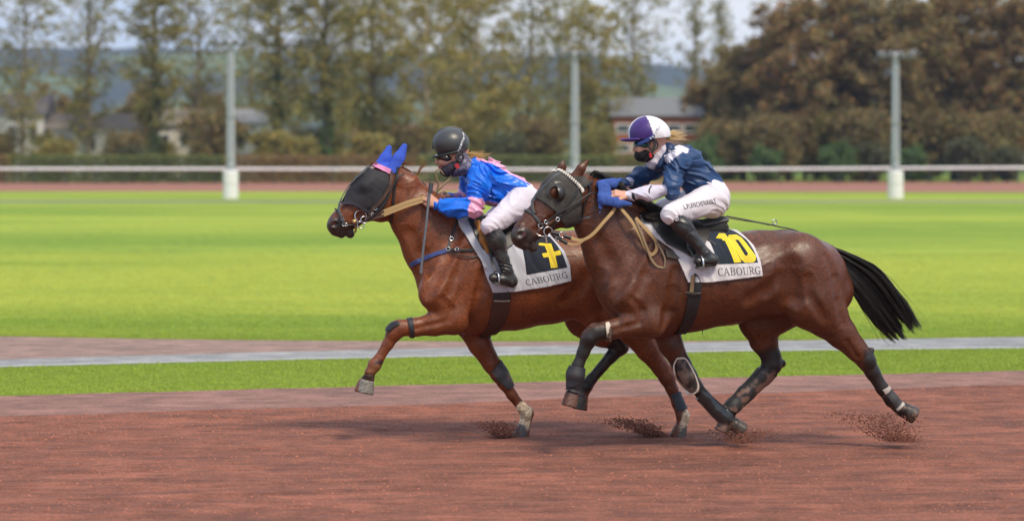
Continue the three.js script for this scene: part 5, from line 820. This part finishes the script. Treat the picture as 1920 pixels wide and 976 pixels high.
const seg = (a, b, p) => { const d = [0, 1, 2].map((i) => b[i] - a[i]), l = d[0] ** 2 + d[1] ** 2 + d[2] ** 2; const h = clamp(((p[0] - a[0]) * d[0] + (p[1] - a[1]) * d[1] + (p[2] - a[2]) * d[2]) / l); return { h, d: Math.hypot(p[0] - a[0] - h * d[0], p[1] - a[1] - h * d[1], p[2] - a[2] - h * d[2]) }; };
const plane = (M, A, B, w = 0.2) => { const a = M.p(...A, w), b = M.p(...B, w), n = [-(b[1] - a[1]), b[0] - a[0]], l = Math.hypot(...n); return (x, y) => ((x - a[0]) * n[0] + (y - a[1]) * n[1]) / l; }; // signed side of the line A to B in the side view
function boots(r, { top, color, rough, sock }) {
  const { M, P, R } = r;
  for (const s of ['N', 'F']) {
    const B = new Field(); r.shin(B, s, 0.006); r.foot(B, s, 0.007); const a = P('knee' + s), b = P('ankle' + s), fold = silkFold(0.004, 3);
    B.post = (x, y, z, d) => { const q = seg(a, b, [x, y, z]); return Math.max(d + fold(x * 0.9, y * 1.2, z) * (q.h > 0.5 && q.h < 1 ? 1 : 0.35), (top - ((x - a[0]) * (b[0] - a[0]) + (y - a[1]) * (b[1] - a[1]) + (z - a[2]) * (b[2] - a[2])) / ((b[0] - a[0]) ** 2 + (b[1] - a[1]) ** 2 + (b[2] - a[2]) ** 2)) * 0.3); };
    const o = part('boot', B.mesh({ cell: 0.0065, uv: uvXY, slack: 0.05, color: (x, y, z) => { const q = seg(a, b, [x, y, z]), n = fbm(x * 30, y * 30, z * 30, 3); const c = q.h < sock ? [0.013, 0.012, 0.015] : color; const dirt = step(0.60, 0.72, n) * 0.35; return c.map((e, i) => mix(e, [0.14, 0.10, 0.085][i], dirt)); } }), phys(0xffffff, rough, { vertexColors: true, clearcoat: 0.25, clearcoatRoughness: 0.35 }), r.t);
    const h = P('heel' + s), to = P('toe' + s), S = new Field(); S.bone([h[0] + 0.006, h[1] - 0.034, h[2]], [to[0] - 0.004, to[1] - 0.026, to[2]], 0.010, 0.008, 0.01, 3.0); part('sole', S.mesh({ cell: 0.006 }), mat([0.02, 0.018, 0.017], 0.7), o);
  }
}
function stirrup(r, label, top, foot) { // leather and iron hanging from the saddle
  const { M } = r, t = put(M, 'stirrup', label, 'stirrup', 'stirrups'); const p = spline(seen(M, [top, [mix(top[0], foot[0], 0.5), mix(top[1], foot[1], 0.5), mix(top[2], foot[2], 0.5)], [foot[0], foot[1] - 22, foot[2]]]), 4);
  part('leather', strap(p, p.map(() => V(0, 0.1, 1)), 0.017, 0.005), blackLeather, t);
  const c = M.v(...foot), pts = []; for (let i = 0; i <= 14; i++) { const a = -0.25 + i / 14 * (Math.PI + 0.5); pts.push(V(c.x + 0.012 * Math.cos(a), c.y + 0.015 + 0.062 * Math.sin(a), c.z + 0.056 * Math.cos(a))); } part('iron', tube(pts, 0.006, 7), steelM, t);
  part('tread', new THREE.BoxGeometry(0.034, 0.012, 0.112).translate(c.x, c.y - 0.004, c.z), mat([0.10, 0.10, 0.10], 0.6), t);
}
// ── rider of the leading horse: blue and pink silks, black helmet
{
  const M = M1, J = { pelvis: [974, 366, 0], waist: [948, 350, 0], chest: [914, 332, 0], neck: [887, 312, 0], head: [848, 287, 0], shoulderN: [900, 330, 0.165], shoulderF: [886, 327, -0.165], hipN: [981, 376, 0.105], hipF: [978, 374, -0.105],
    elbowN: [889, 390, 0.245], wristN: [820, 384, 0.165], knuckleN: [797, 366, 0.13], elbowF: [874, 378, -0.24], wristF: [842, 372, -0.12], knuckleF: [822, 358, -0.07],
    kneeN: [918, 424, 0.315], ankleN: [950, 506, 0.335], heelN: [960, 527, 0.335], toeN: [924, 520, 0.345], kneeF: [922, 412, -0.315], ankleF: [955, 500, -0.33], heelF: [966, 520, -0.33], toeF: [928, 516, -0.34], handUp: [-0.3, 0.75, 0.55] };
  const r = buildRider(M, J, 'person in blue and pink silks and black helmet crouching on the leading horse'), { P, R, h } = r;
  // jacket
  const F = new Field(), hem = plane(M, [905, 395], [990, 336]), fold = silkFold(0.014, 7); r.torso(F, 0.010); F.bone(P('chest'), M.p(925, 362, 0), R(30), R(24), 0.05, 1.15); F.bone(M.p(925, 360, 0), M.p(950, 376, 0), R(22), R(10), 0.04, 1.3); r.arm(F, 'N', 0.022, 0.04); r.arm(F, 'F', 0.020, 0.04); F.ell(M.p(858, 394, 0.215), R(25), R(15), 0.05, 0.03, false, 0.05); F.ell(M.p(897, 352, 0.21), R(18), R(24), 0.055, 0.04);
  const wn = P('wristN'), wf = P('wristF'), en = P('elbowN'), ef = P('elbowF'), sn = P('shoulderN'), sf = P('shoulderF');
  F.post = (x, y, z, d) => { let e = d + fold(x, y, z); const cutW = (w, el) => { const dx = [0, 1, 2].map((i) => w[i] - el[i]), L = Math.hypot(...dx); return ((x - w[0]) * dx[0] + (y - w[1]) * dx[1] + (z - w[2]) * dx[2]) / L + 0.012; }; if (Math.hypot(x - wn[0], y - wn[1], z - wn[2]) < 0.12) e = Math.max(e, cutW(wn, en)); if (Math.hypot(x - wf[0], y - wf[1], z - wf[2]) < 0.10) e = Math.max(e, cutW(wf, ef)); const q = M.p(988, 344, 0); e = Math.max(e, 0.8 * (x - q[0]) - 0.55 * (q[1] - y) - 0.0); return e; };
  const blue = [0.003, 0.150, 0.78], pink = [0.76, 0.36, 0.54], dpink = [0.42, 0.12, 0.24], back = plane(M, [890, 300], [985, 345], 0), bl = M.p(930, 388, 0.1);
  part('jacket', F.mesh({ cell: 0.0072, slack: 0.05, uv: uvXY, color: (x, y, z, n) => {
    const a = seg(sn, en, [x, y, z]), b = seg(en, wn, [x, y, z]), af = seg(sf, ef, [x, y, z]); let c = blue; const wob = 0.05 * (noise(x * 30, y * 30, z * 30) - 0.5);
    if (z > 0.1 && a.d < 0.09 && a.h > 0.78 + wob && (b.h < 0.08 + wob || a.d < b.d)) c = pink; if (z > 0.1 && b.h < 0.11 + wob && b.d < 0.10 && y < en[1] + 0.03 && a.h > 0.78) c = pink;
    if (z < -0.1 && af.d < 0.09 && af.h > 0.6) c = pink;
    if (z < 0.12 && polyDist([[890, 280], [930, 280], [1000, 325], [992, 346], [955, 327], [918, 306], [894, 301]].map(([p, q]) => M.p(p, q, 0.04)), x, y) < 0) c = pink; const lp = polyDist([[892, 398], [894, 384], [912, 376], [958, 384], [952, 400]].map(([p, q]) => M.p(p, q, 0.12)), x, y); if (lp < 0 && a.d > 0.075 && b.d > 0.06) c = pink;
    const ch = polyDist([[866, 335], [874, 338], [874, 372], [862, 370], [852, 350]].map(([p, q]) => M.p(p, q, 0.1)), x, y); if (ch < 0 && a.d > 0.06 && z < 0.15) c = pink; return c; } }), phys(0xffffff, 0.36, { vertexColors: true }), r.t);
  const cuff = new Field(), cd = [0, 1, 2].map((i) => (en[i] - wn[i])), cl = Math.hypot(...cd), cp = (k) => [0, 1, 2].map((i) => wn[i] + cd[i] / cl * k); cuff.bone(cp(-0.004), cp(0.022), 0.033, 0.033, 0.01); cuff.post = (x, y, z, d) => d + silkFold(0.006, 4)(x * 1.5, y * 1.5, z); part('cuff', cuff.mesh({ cell: 0.005, slack: 0.03 }), phys(blue, 0.4), r.t);
  part('cuff_band', tube([V(...cp(0.022)), V(...cp(0.040))], 0.037, 14), mat([0.012, 0.013, 0.018], 0.6), r.t);
  // breeches
  const B = new Field(), bf = silkFold(0.0055, 2); B.bone(P('pelvis'), P('waist'), R(26) + 0.008, R(21), 0.04, 1.15); B.bone(P('hipN'), P('hipF'), R(26), R(26), 0.06); for (const s of ['N', 'F']) r.thigh(B, s, 0.006, 0.04); B.ell(M.p(992, 384, 0.10), R(24), R(26), 0.10, 0.05); B.ell(M.p(992, 384, -0.10), R(24), R(26), 0.10, 0.05);
  B.post = (x, y, z, d) => d + bf(x * 1.1, y, z * 1.3);
  part('breeches', B.mesh({ cell: 0.0075, slack: 0.04, uv: uvXY }), phys([0.66, 0.62, 0.72], 0.75, { bumpMap: coatBump, bumpScale: 0.0008 }), r.t);
  boots(r, { top: 0.10, color: [0.024, 0.024, 0.027], rough: 0.42, sock: 0.22 });
  // helmet, goggles, gaiter, hair
  const helm = new Field(); helm.ell(h(-2, -17, 0), R(34), R(29), 0.118, 0.02, false, -0.05); helm.ell(h(-4, -20, 0), R(30), R(26), 0.112, 0.03); const rim = plane(M, [808, 294], [878, 280], 0.0), ear0 = h(12, 6, 0);
  helm.post = (x, y, z, d) => Math.max(d, -rim(x, y)) ; 
  const hg = part('helmet', helm.mesh({ cell: 0.0055, slack: 0.05, uv: uvXY }), phys([0.040, 0.043, 0.047], 0.40, { clearcoat: 0.35, clearcoatRoughness: 0.4 }), r.t);
  const rimPts = []; for (let i = 0; i <= 40; i++) { const a = i / 40 * 2 * Math.PI, c = h(-4, -2, 0); rimPts.push(V(c[0] + 0.122 * Math.cos(a), c[1] + 0.032 * Math.cos(a) - 0.004, 0.116 * Math.sin(a))); } part('rim', tube(rimPts, 0.008, 6, 1, false), mat([0.02, 0.02, 0.022], 0.6), hg);
  part('ridge', tube(spline([h(-36, -8, 0), h(-33, -28, 0), h(-20, -44, 0), h(0, -48, 0), h(18, -43, 0)].map((q) => V(...q)), 5), 0.010, 8), phys([0.045, 0.048, 0.052], 0.4), hg);
  const sp = [h(20, -38, 0.060), h(22, -30, 0.085), h(18, -20, 0.112), h(14, -8, 0.122), h(11, -3, 0.119)].map((q) => V(...q)), sl = spline(sp, 5); part('helmet_strap', strap(sl, sl.map((q) => q.clone().sub(V(...h(-2, -17, 0)))), 0.013, 0.006), mat([0.55, 0.55, 0.57], 0.5), hg);
  for (let i = 1; i < 8; i++) { const q = sl[Math.round(i / 8 * (sl.length - 1))]; part('print_mark', new THREE.BoxGeometry(0.010, 0.006, 0.003).rotateZ(0.5 + 0.2 * (i % 3)).translate(q.x, q.y, q.z + 0.005), mat([0.02, 0.02, 0.022], 0.6), hg); }
  const gg = new Field(); gg.ell(h(-14, 9, 0), R(19), R(10), 0.079, 0.015, false, -0.1); gg.post = (x, y, z, d) => Math.max(d, Math.abs(d + 0.004) - 0.012, x - h(6, 0, 0)[0]); part('goggles', gg.mesh({ cell: 0.0055, slack: 0.04 }), phys([0.012, 0.009, 0.010], 0.08, { clearcoat: 1 }), r.t);
  const neckF = new Field(); neckF.bone(h(-13, 33, 0), h(-4, 28, 0), R(9.5), R(14), 0.03, 1.25).bone(h(-4, 28, 0), h(12, 20, 0), R(15), R(17), 0.04, 1.2).bone(h(12, 22, 0), P('neck'), R(18), R(16), 0.04, 1.15).bone(h(14, 4, 0), h(14, 20, 0), R(13), R(15), 0.04, 1.5); neckF.post = (x, y, z, d) => d + silkFold(0.006, 12)(x * 1.4, y * 0.8, z);
  part('neck_gaiter', neckF.mesh({ cell: 0.0065, slack: 0.04, color: (x, y, z) => { const f = x < h(0, 0, 0)[0] ? 1 : 0, n = step(0.48, 0.55, fbm(x * 40, y * 40, z * 40, 2)); return f ? [0.035, 0.030, 0.048] : [mix(0.11, 0.26, n), mix(0.10, 0.24, n), mix(0.14, 0.31, n)]; } }), phys(0xffffff, 0.8, { vertexColors: true }), r.t);
  const cs = [h(10, -4, 0.115), h(11, 8, 0.112), h(10, 20, 0.104), h(2, 32, 0.085), h(-8, 36, 0.05)].map((q) => V(...q)), cc = spline(cs, 5); part('chin_strap', strap(cc, cc.map((q) => q.clone().sub(V(...h(-2, 10, 0)))), 0.016, 0.006), mat([0.018, 0.018, 0.02], 0.6), r.t);
  part('ear_pad', ring(V(...h(14, 8, 0.112)), V(0.1, 0, 1), 0.026, 0.008, 16), mat([0.025, 0.025, 0.028], 0.6), r.t);
  part('buckle', new THREE.BoxGeometry(0.028, 0.034, 0.012).rotateZ(0.4).translate(...h(9, 24, 0.112)), mat([0.42, 0.02, 0.03], 0.4), r.t);
  part('hair', strands(170, 501, (q) => { const y = 9 * q(), z = 0.06 * (q() - 0.5), L = 0.2 + 0.95 * q() * q(); return [V(...h(26, -2 + y, z)), V(...h(26 + 14 * L, 0 + y * 1.1, z * 1.2 + 0.01)), V(...h(26 + 28 * L, 3 + y * 0.9 - 4 * q(), z * 1.4 + 0.01)), V(...h(26 + 44 * L, 0 + y * 1.0 - 8 * q(), z * 1.6))]; }, { r0: 0.0021, r1: 0.0005 }), hairM([0.58, 0.36, 0.12]), r.t);
  stirrup(r, 'steel stirrup under the near boot of the rider in blue', [918, 462, 0.30], [930, 529, 0.345]);
  stirrup(r, 'steel stirrup on the far side of the leading horse', [920, 462, -0.30], [936, 524, -0.34]);
  const wp = put(M, 'whip', 'thin grey riding whip held by the rider in blue', 'whip');
  part('handle', tube(seen(M, [[808.5, 343, 0.17], [806, 362, 0.175]]), [0.017, 0.015], 10), mat([0.05, 0.055, 0.062], 0.7), wp);
  part('shaft', tube(spline(seen(M, [[806, 360, 0.175], [803, 382, 0.19], [798, 430, 0.22], [794, 462, 0.235], [789, 512, 0.25]]), 5), [0.012, ...Array(18).fill(0.0095), 0.0105, 0.012].slice(0, 21), 8), mat([0.11, 0.125, 0.145], 0.6), wp);
}
// ── rider of the second horse: navy jacket, purple and white cap
{
  const M = M2, J = { pelvis: [1332, 360, 0], waist: [1314, 334, 0], chest: [1284, 308, 0], neck: [1252, 288, 0], head: [1219, 264, 0], shoulderN: [1270, 304, 0.165], shoulderF: [1252, 302, -0.165], hipN: [1334, 374, 0.11], hipF: [1330, 368, -0.11],
    elbowN: [1258, 354, 0.25], wristN: [1178, 367, 0.16], knuckleN: [1152, 362, 0.15], elbowF: [1198, 334, -0.22], wristF: [1168, 346, -0.12], knuckleF: [1146, 348, -0.08],
    kneeN: [1258, 402, 0.325], ankleN: [1321, 474, 0.35], heelN: [1338, 487, 0.35], toeN: [1309, 490, 0.365], kneeF: [1244, 392, -0.325], ankleF: [1312, 466, -0.34], heelF: [1330, 482, -0.34], toeF: [1298, 486, -0.35], handUp: [-0.2, 0.85, 0.45] };
  const r = buildRider(M, J, 'person in navy jacket, white breeches and purple white cap on the second horse'), { P, R, h } = r;
  const F = new Field(), fold = silkFold(0.0125, 21); r.torso(F, 0.012); F.bone(P('chest'), M.p(1300, 340, 0), R(32), R(24), 0.05, 1.1); r.arm(F, 'F', 0.018, 0.04); const sn = P('shoulderN'), en = P('elbowN'), wn = P('wristN'), sf = P('shoulderF'), ef = P('elbowF'), wf = P('wristF'); F.bone(sn, en, R(17) + 0.012, R(14) + 0.010, 0.04); F.bone(en, [0, 1, 2].map((i) => mix(en[i], wn[i], 0.12)), R(13) + 0.01, R(12) + 0.01, 0.03);
  const wl = M.p(1354, 336, 0);
  F.post = (x, y, z, d) => { let e = d + fold(x, y, z); const b = seg(en, wn, [x, y, z]), a = seg(sn, en, [x, y, z]); if (z > 0.12 && b.d < 0.09) e = Math.max(e, ((x - en[0]) * (wn[0] - en[0]) + (y - en[1]) * (wn[1] - en[1])) / Math.hypot(wn[0] - en[0], wn[1] - en[1]) - 0.035); const bf = seg(ef, wf, [x, y, z]); if (z < -0.1 && bf.d < 0.1) e = Math.max(e, (bf.h - 0.55) * 0.15); const q = M.p(1340, 348, 0); e = Math.max(e, 0.80 * (x - q[0]) - 0.60 * (y - q[1]) * -1 * -1 - 0.012 + 0.0); return e; };
  const navy = [0.010, 0.046, 0.145], white = [0.66, 0.64, 0.74];
  part('jacket', F.mesh({ cell: 0.0072, slack: 0.05, uv: uvXY, color: (x, y, z, n) => {
    const yoke = polyDist([[1243, 310], [1247, 292], [1262, 279], [1280, 271], [1296, 279], [1290, 287], [1276, 284], [1262, 292], [1252, 302]].map(([p, q]) => M.p(p, q, 0.14)), x, y); if (yoke < 0.002 && z > -0.25) return white; const b = seg(ef, wf, [x, y, z]); const n2 = 0.8 + 0.4 * fbm(x * 9, y * 9, z * 9, 2); return navy.map((e) => e * n2); } }), phys(0xffffff, 0.5, { vertexColors: true, }), r.t);
  const sl = new Field(); sl.bone([0, 1, 2].map((i) => mix(en[i], wn[i], 0.02)), wn, R(13), R(9.5), 0.02); sl.bone([0, 1, 2].map((i) => mix(ef[i], wf[i], 0.3)), wf, R(11), R(9), 0.02); sl.ell(M.p(1222, 362, 0.215), R(26), R(13), 0.045, 0.03, false, 0.1); sl.post = (x, y, z, d) => d + silkFold(0.008, 31)(x, y, z);
  for (const s of [1, -1]) { const q = new Field(); q.b = s > 0 ? [sl.b[0], sl.b[2]] : [sl.b[1]]; q.post = sl.post; part('sleeve', q.mesh({ cell: 0.0065, slack: 0.04 }), phys([0.62, 0.59, 0.72], 0.7), r.t); }
  const cd = [0, 1, 2].map((i) => (en[i] - wn[i])), cl = Math.hypot(...cd), cp = (k) => V(...[0, 1, 2].map((i) => wn[i] + cd[i] / cl * k)); part('cuff_band', tube([cp(0.028), cp(0.046)], 0.038, 14), mat([0.012, 0.012, 0.014], 0.6), r.t);
  part('wrist_loop', tube(spline([cp(0.15).add(V(0, 0.045, 0.03)), cp(0.13).add(V(0, 0.02, 0.052)), cp(0.135).add(V(0, -0.02, 0.05)), cp(0.16).add(V(0, -0.05, 0.03))], 5), 0.0045, 6), mat([0.03, 0.03, 0.033], 0.6), r.t);
  // breeches with the name printed along the thigh
  const B = new Field(), bf = silkFold(0.0048, 41); B.bone(P('pelvis'), M.p(1322, 342, 0), R(30), R(23), 0.05, 1.1); B.bone(P('hipN'), P('hipF'), R(27), R(27), 0.06); for (const s of ['N', 'F']) r.thigh(B, s, 0.010, 0.04); for (const s of [1, -1]) B.ell(M.p(1336, 374, 0.10 * s), R(31), R(32), 0.115, 0.05); B.post = (x, y, z, d) => d + bf(x * 1.1, y, z * 1.3);
  const T = clothTexture(M, [1225, 320, 1380, 425], (g, to, S) => { g.fillStyle = '#d9d5df'; g.fillRect(0, 0, S, S); wear(g, S, 77, ['#cbc6d2', '#e6e3ec'], 60); word(g, to, 'L.PLANCHENAULT', [1279, 392.5], [1349, 381.5], 9.5, '#17171c', 'bold SIZE sans-serif'); });
  part('breeches', B.mesh({ cell: 0.0075, slack: 0.04, uv: T.uv }), phys(0xffffff, 0.75, { map: T.t, bumpMap: coatBump, bumpScale: 0.0006 }), r.t);
  boots(r, { top: 0.06, color: [0.020, 0.021, 0.023], rough: 0.36, sock: 0.2 });
  { const q = M.v(1267, 409, 0.42), o = M.hit(r.body, 1267, 409, 0.022); part('boot_badge', new THREE.TorusGeometry(0.0125, 0.0018, 6, 18).translate(o.p.x, o.p.y, o.p.z), mat([0.75, 0.75, 0.78], 0.5), r.t); part('boot_badge', box(0.003, 0.018, 0.004, o.p.x, o.p.y, o.p.z), mat([0.75, 0.75, 0.78], 0.5), r.t); }
  // cap: purple and white segments with a peak
  const cap = new Field(); cap.ell(h(-3, -14, 0), R(38), R(33), 0.128, 0.02, false, -0.12); cap.ell(h(6, -10, 0), R(32), R(28), 0.122, 0.03); const rim = plane(M, [1172, 264], [1258, 256], 0), cf = silkFold(0.006, 51), cc = h(-3, -12, 0), edge0 = h(2, -48, 0);
  cap.post = (x, y, z, d) => Math.max(d + cf(x, y, z) * step(0.02, -0.06, y - cc[1] - 0.0) , -rim(x, y));
  const sA = plane(M, [1213, 218], [1226, 262], 0.1);
  const co = part('cap', cap.mesh({ cell: 0.0055, slack: 0.05, uv: uvXY, color: (x, y, z) => { const rear = x > mix(M.p(1212, 218, 0.05)[0], M.p(1226, 262, 0.1)[0], clamp((M.p(1212, 218, 0.05)[1] - y) / 0.17)); const front = Math.abs(z) < 0.018 && x < cc[0] - 0.03; return rear || front ? [0.72, 0.72, 0.78] : [0.048, 0.018, 0.165]; } }), phys(0xffffff, 0.42, { vertexColors: true, sheen: 0.3, sheenColor: new THREE.Color(0.7, 0.6, 1) }), r.t);
  const pk = new Field(); pk.ell(h(-28, -3.5, 0), R(28), R(5.2), 0.098, 0.01, false, 0.06); pk.ell(h(-24, -8.5, 0), R(28), R(6), 0.088, 0.012, true, 0.06); pk.post = (x, y, z, d) => d; part('peak', pk.mesh({ cell: 0.005, slack: 0.03 }), phys([0.048, 0.018, 0.165], 0.5), co);
  const gs = [h(-22, 6, 0.095), h(-8, 0, 0.116), h(5, -8, 0.127), h(14, -20, 0.124), h(19, -30, 0.10)].map((q) => V(...q)), gc = spline(gs, 6); part('goggle_strap', strap(gc, gc.map((q) => q.clone().sub(V(...cc))), 0.021, 0.005), mat([0.028, 0.075, 0.30], 0.6), r.t);
  for (let i = 0; i < 7; i++) { const q = gc[Math.round(mix(0.42, 0.92, i / 6) * (gc.length - 1))]; part('strap_print', new THREE.BoxGeometry(0.009, 0.012, 0.003).rotateZ(1.0).translate(q.x, q.y, q.z + 0.006), mat([0.6, 0.6, 0.62], 0.5), r.t); }
  const gg = new Field(); gg.ell(h(-14, 8, 0), R(18), R(8), 0.078, 0.015, false, -0.1); gg.post = (x, y, z, d) => Math.max(d, x - h(2, 0, 0)[0]); part('goggles', gg.mesh({ cell: 0.0055, slack: 0.04 }), phys([0.006, 0.10, 0.095], 0.06, { clearcoat: 1, metalness: 0.4 }), r.t);
  const mk = new Field(); mk.ell(h(-13, 25, 0), R(17), R(13), 0.070, 0.02, false, 0.4); mk.bone(h(-12, 24, 0), h(0, 30, 0), R(12), R(11), 0.03, 1.3); part('face_mask', mk.mesh({ cell: 0.006 }), phys([0.008, 0.008, 0.009], 0.85), r.t);
  const sk = [h(8, -6, 0.118), h(9, 8, 0.108), h(5, 20, 0.10), h(-4, 32, 0.08), h(-10, 38, 0.05)].map((q) => V(...q)), sk2 = spline(sk, 5); part('chin_strap', strap(sk2, sk2.map((q) => q.clone().sub(V(...h(-4, 10, 0)))), 0.014, 0.006), mat([0.03, 0.032, 0.036], 0.6), r.t);
  part('ear_guard', ring(V(...h(6, 8, 0.098)), V(0.1, 0, 1), 0.034, 0.006, 18), mat([0.03, 0.033, 0.036], 0.5), r.t);
  part('buckle', new THREE.BoxGeometry(0.016, 0.03, 0.010).rotateZ(0.3).translate(...h(1, 27, 0.105)), mat([0.5, 0.015, 0.02], 0.4), r.t);
  const col = new Field(); col.bone(h(6, 40, 0), h(22, 18, 0), R(13), R(14), 0.03, 1.35); col.post = (x, y, z, d) => d + silkFold(0.004, 61)(x, y, z); part('collar', col.mesh({ cell: 0.0065, slack: 0.03 }), phys([0.55, 0.51, 0.60], 0.75), r.t);
  const col2 = new Field(); col2.bone(h(16, 44, 0), h(34, 16, 0), R(13), R(13.5), 0.03, 1.6); part('jacket_collar', col2.mesh({ cell: 0.0075 }), phys([0.012, 0.036, 0.105], 0.5), r.t);
  part('hair', strands(230, 601, (q) => { const y = 9 * (q() - 0.5), z = 0.05 * (q() - 0.5), L = 0.25 + 0.9 * q() * q(); return [V(...h(30, -6 + y * 0.8, z)), V(...h(30 + 12 * L, -9 + y * 1.3, z * 1.2)), V(...h(30 + 26 * L, -10 + y * 1.9, z * 1.5)), V(...h(30 + 42 * L, -10 + y * 2.3 - 3 * q(), z * 1.7))]; }, { r0: 0.0021, r1: 0.0005 }), hairM([0.70, 0.52, 0.26]), r.t);
  stirrup(r, 'muddy stirrup under the near boot of the navy rider', [1292, 462, 0.32], [1312, 500, 0.36]);
  stirrup(r, 'stirrup on the far side of the second horse', [1292, 458, -0.31], [1304, 494, -0.35]);
}

// ───────────── loose matter: thrown sand, clods, grass ─────────────
{
  const r = rng(900), clodGeo = new THREE.IcosahedronGeometry(1, 0), p = clodGeo.attributes.position; for (let i = 0; i < p.count; i++) { const k = 0.7 + 0.6 * noise(p.getX(i) * 3, p.getY(i) * 3, p.getZ(i) * 3); p.setXYZ(i, p.getX(i) * k, p.getY(i) * k, p.getZ(i) * k); } clodGeo.computeVertexNormals();
  const clodM = mat([0.33, 0.125, 0.080], 0.97), darkM = mat([0.21, 0.085, 0.056], 0.97), mx = new THREE.Matrix4(), q = new THREE.Quaternion(), e = new THREE.Euler(), c = new THREE.Color();
  const scatter = (name, label, n, f, m) => { const o = new THREE.InstancedMesh(clodGeo, m, n); o.name = name; tag(o, label, 'sand'); o.userData.kind = 'stuff'; o.castShadow = o.receiveShadow = true; for (let i = 0; i < n; i++) { const [x, y, z, s] = f(i); e.set(r() * 6, r() * 6, r() * 6); q.setFromEuler(e); mx.compose(V(x, y, z), q, V(s * (0.7 + 0.6 * r()), s * (0.6 + 0.5 * r()), s * (0.7 + 0.6 * r()))); o.setMatrixAt(i, mx); c.setScalar(0.7 + 0.6 * r()); o.setColorAt(i, c); } scene.add(o); return o; };
  scatter('sand_clods', 'small clods of red sand lying all over the track', 26000, () => { const D = 14.2 + Math.pow(r(), 1.1) * 10.5, x = (r() - 0.5) * (D * 0.45), ok = D < eLoose(x) ? D : eLoose(x) - 2 * r(); return [x, sandY(x, -ok) + 0.002, -ok, 0.003 + 0.008 * Math.pow(r(), 5)]; }, clodM);
  // sand thrown up behind the striking hoofs
  const spray = (M, px, py, w, n, wid, hei, lean, name, label) => { const o = M.p(px, py, w); scatter(name, label, n, () => { const a = (r() + r() + r()) / 1.5 - 1, b = Math.pow(r(), 1.5), lx = o[0] + a * wid * (0.4 + b * 0.8) + lean * b, ly = Math.max(0.01, o[1] + b * hei), lz = o[2] + (r() + r() - 1) * 0.3 * (0.4 + b); const X = M.o[0] + lx * M.c + lz * M.s, Z = M.o[2] - lx * M.s + lz * M.c; return [X, ly, Z, 0.0016 + 0.0055 * Math.pow(r(), 4)]; }, darkM); };
  spray(M1, 945, 818, -0.10, 3600, 0.20, 0.10, -0.06, 'thrown_sand', 'dark sand thrown up before the white front hoof of the leading horse');
  spray(M1, 1232, 816, 0.15, 4600, 0.26, 0.12, -0.26, 'thrown_sand_001', 'dark sand thrown up beside the white hind hoof of the leading horse');
  spray(M2, 1385, 828, -0.1, 2200, 0.32, 0.08, 0.08, 'thrown_sand_002', 'dark sand thrown up under the crossing hoofs of the second horse');
  spray(M2, 1690, 826, 0.12, 4200, 0.44, 0.19, -0.26, 'thrown_sand_003', 'dark sand thrown up under the trailing hind hoof of the second horse');
}
{ // grass blades on the near turf: tufts of six blades
  const r = rng(950), pos = [], col = []; for (let i = 0; i < 7; i++) { const a = r() * 6.28, x = (r() - 0.5) * 0.05, z = (r() - 0.5) * 0.05, h = 0.030 + 0.028 * r(), w = 0.0026, lx = Math.cos(a) * 0.02, lz = Math.sin(a) * 0.02; pos.push(x - w, 0, z, x + w, 0, z, x + lx, h, z + lz); }
  const g = new THREE.BufferGeometry(); g.setAttribute('position', new THREE.Float32BufferAttribute(pos, 3));
  const m = phys(0xffffff, 0.7, { side: THREE.DoubleSide, transmission: 0.35, thickness: 0 }), mx = new THREE.Matrix4(), q = new THREE.Quaternion(), c = new THREE.Color();
  const field = (name, label, n, f) => { const o = new THREE.InstancedMesh(g, m, n); o.name = name; tag(o, label, 'grass'); o.userData.kind = 'stuff'; o.castShadow = o.receiveShadow = true; for (let i = 0; i < n; i++) { const [x, D, s] = f(); q.setFromAxisAngle(V(0, 1, 0), r() * 6.28); mx.compose(V(x, -0.019, -D), q, V(s, s * (0.22 + 0.28 * r()), s)); o.setMatrixAt(i, mx); const t = turf(x, -D), k = 1.0 + 0.5 * r(); c.setRGB(t[0] * k, t[1] * k, t[2] * k); o.setColorAt(i, c); } scene.add(o); };
  field('grass_strip', 'short green grass strip between the red track and the grey path', 60000, () => { const x = (r() - 0.5) * 13, a = eGrass(x) - 0.06 * r() * r(), b = ePathN(x) + 0.05 * r(); return [x, mix(a, b, r()), 0.8 + 0.5 * r()]; });
  field('infield_grass', 'mown yellow green grass of the infield beyond the grey path', 110000, () => { const u = Math.pow(r(), 1.7) * 26, x0 = (r() - 0.5) * 13, D0 = Math.max(ePink(x0), ePathF(x0)) - 0.04 + u; return [x0 * D0 / 28, Math.max(D0, Math.max(ePink(x0 * D0 / 28), ePathF(x0 * D0 / 28)) - 0.03), 0.85 + 0.5 * r()]; });
}
renderer.render(scene, camera);
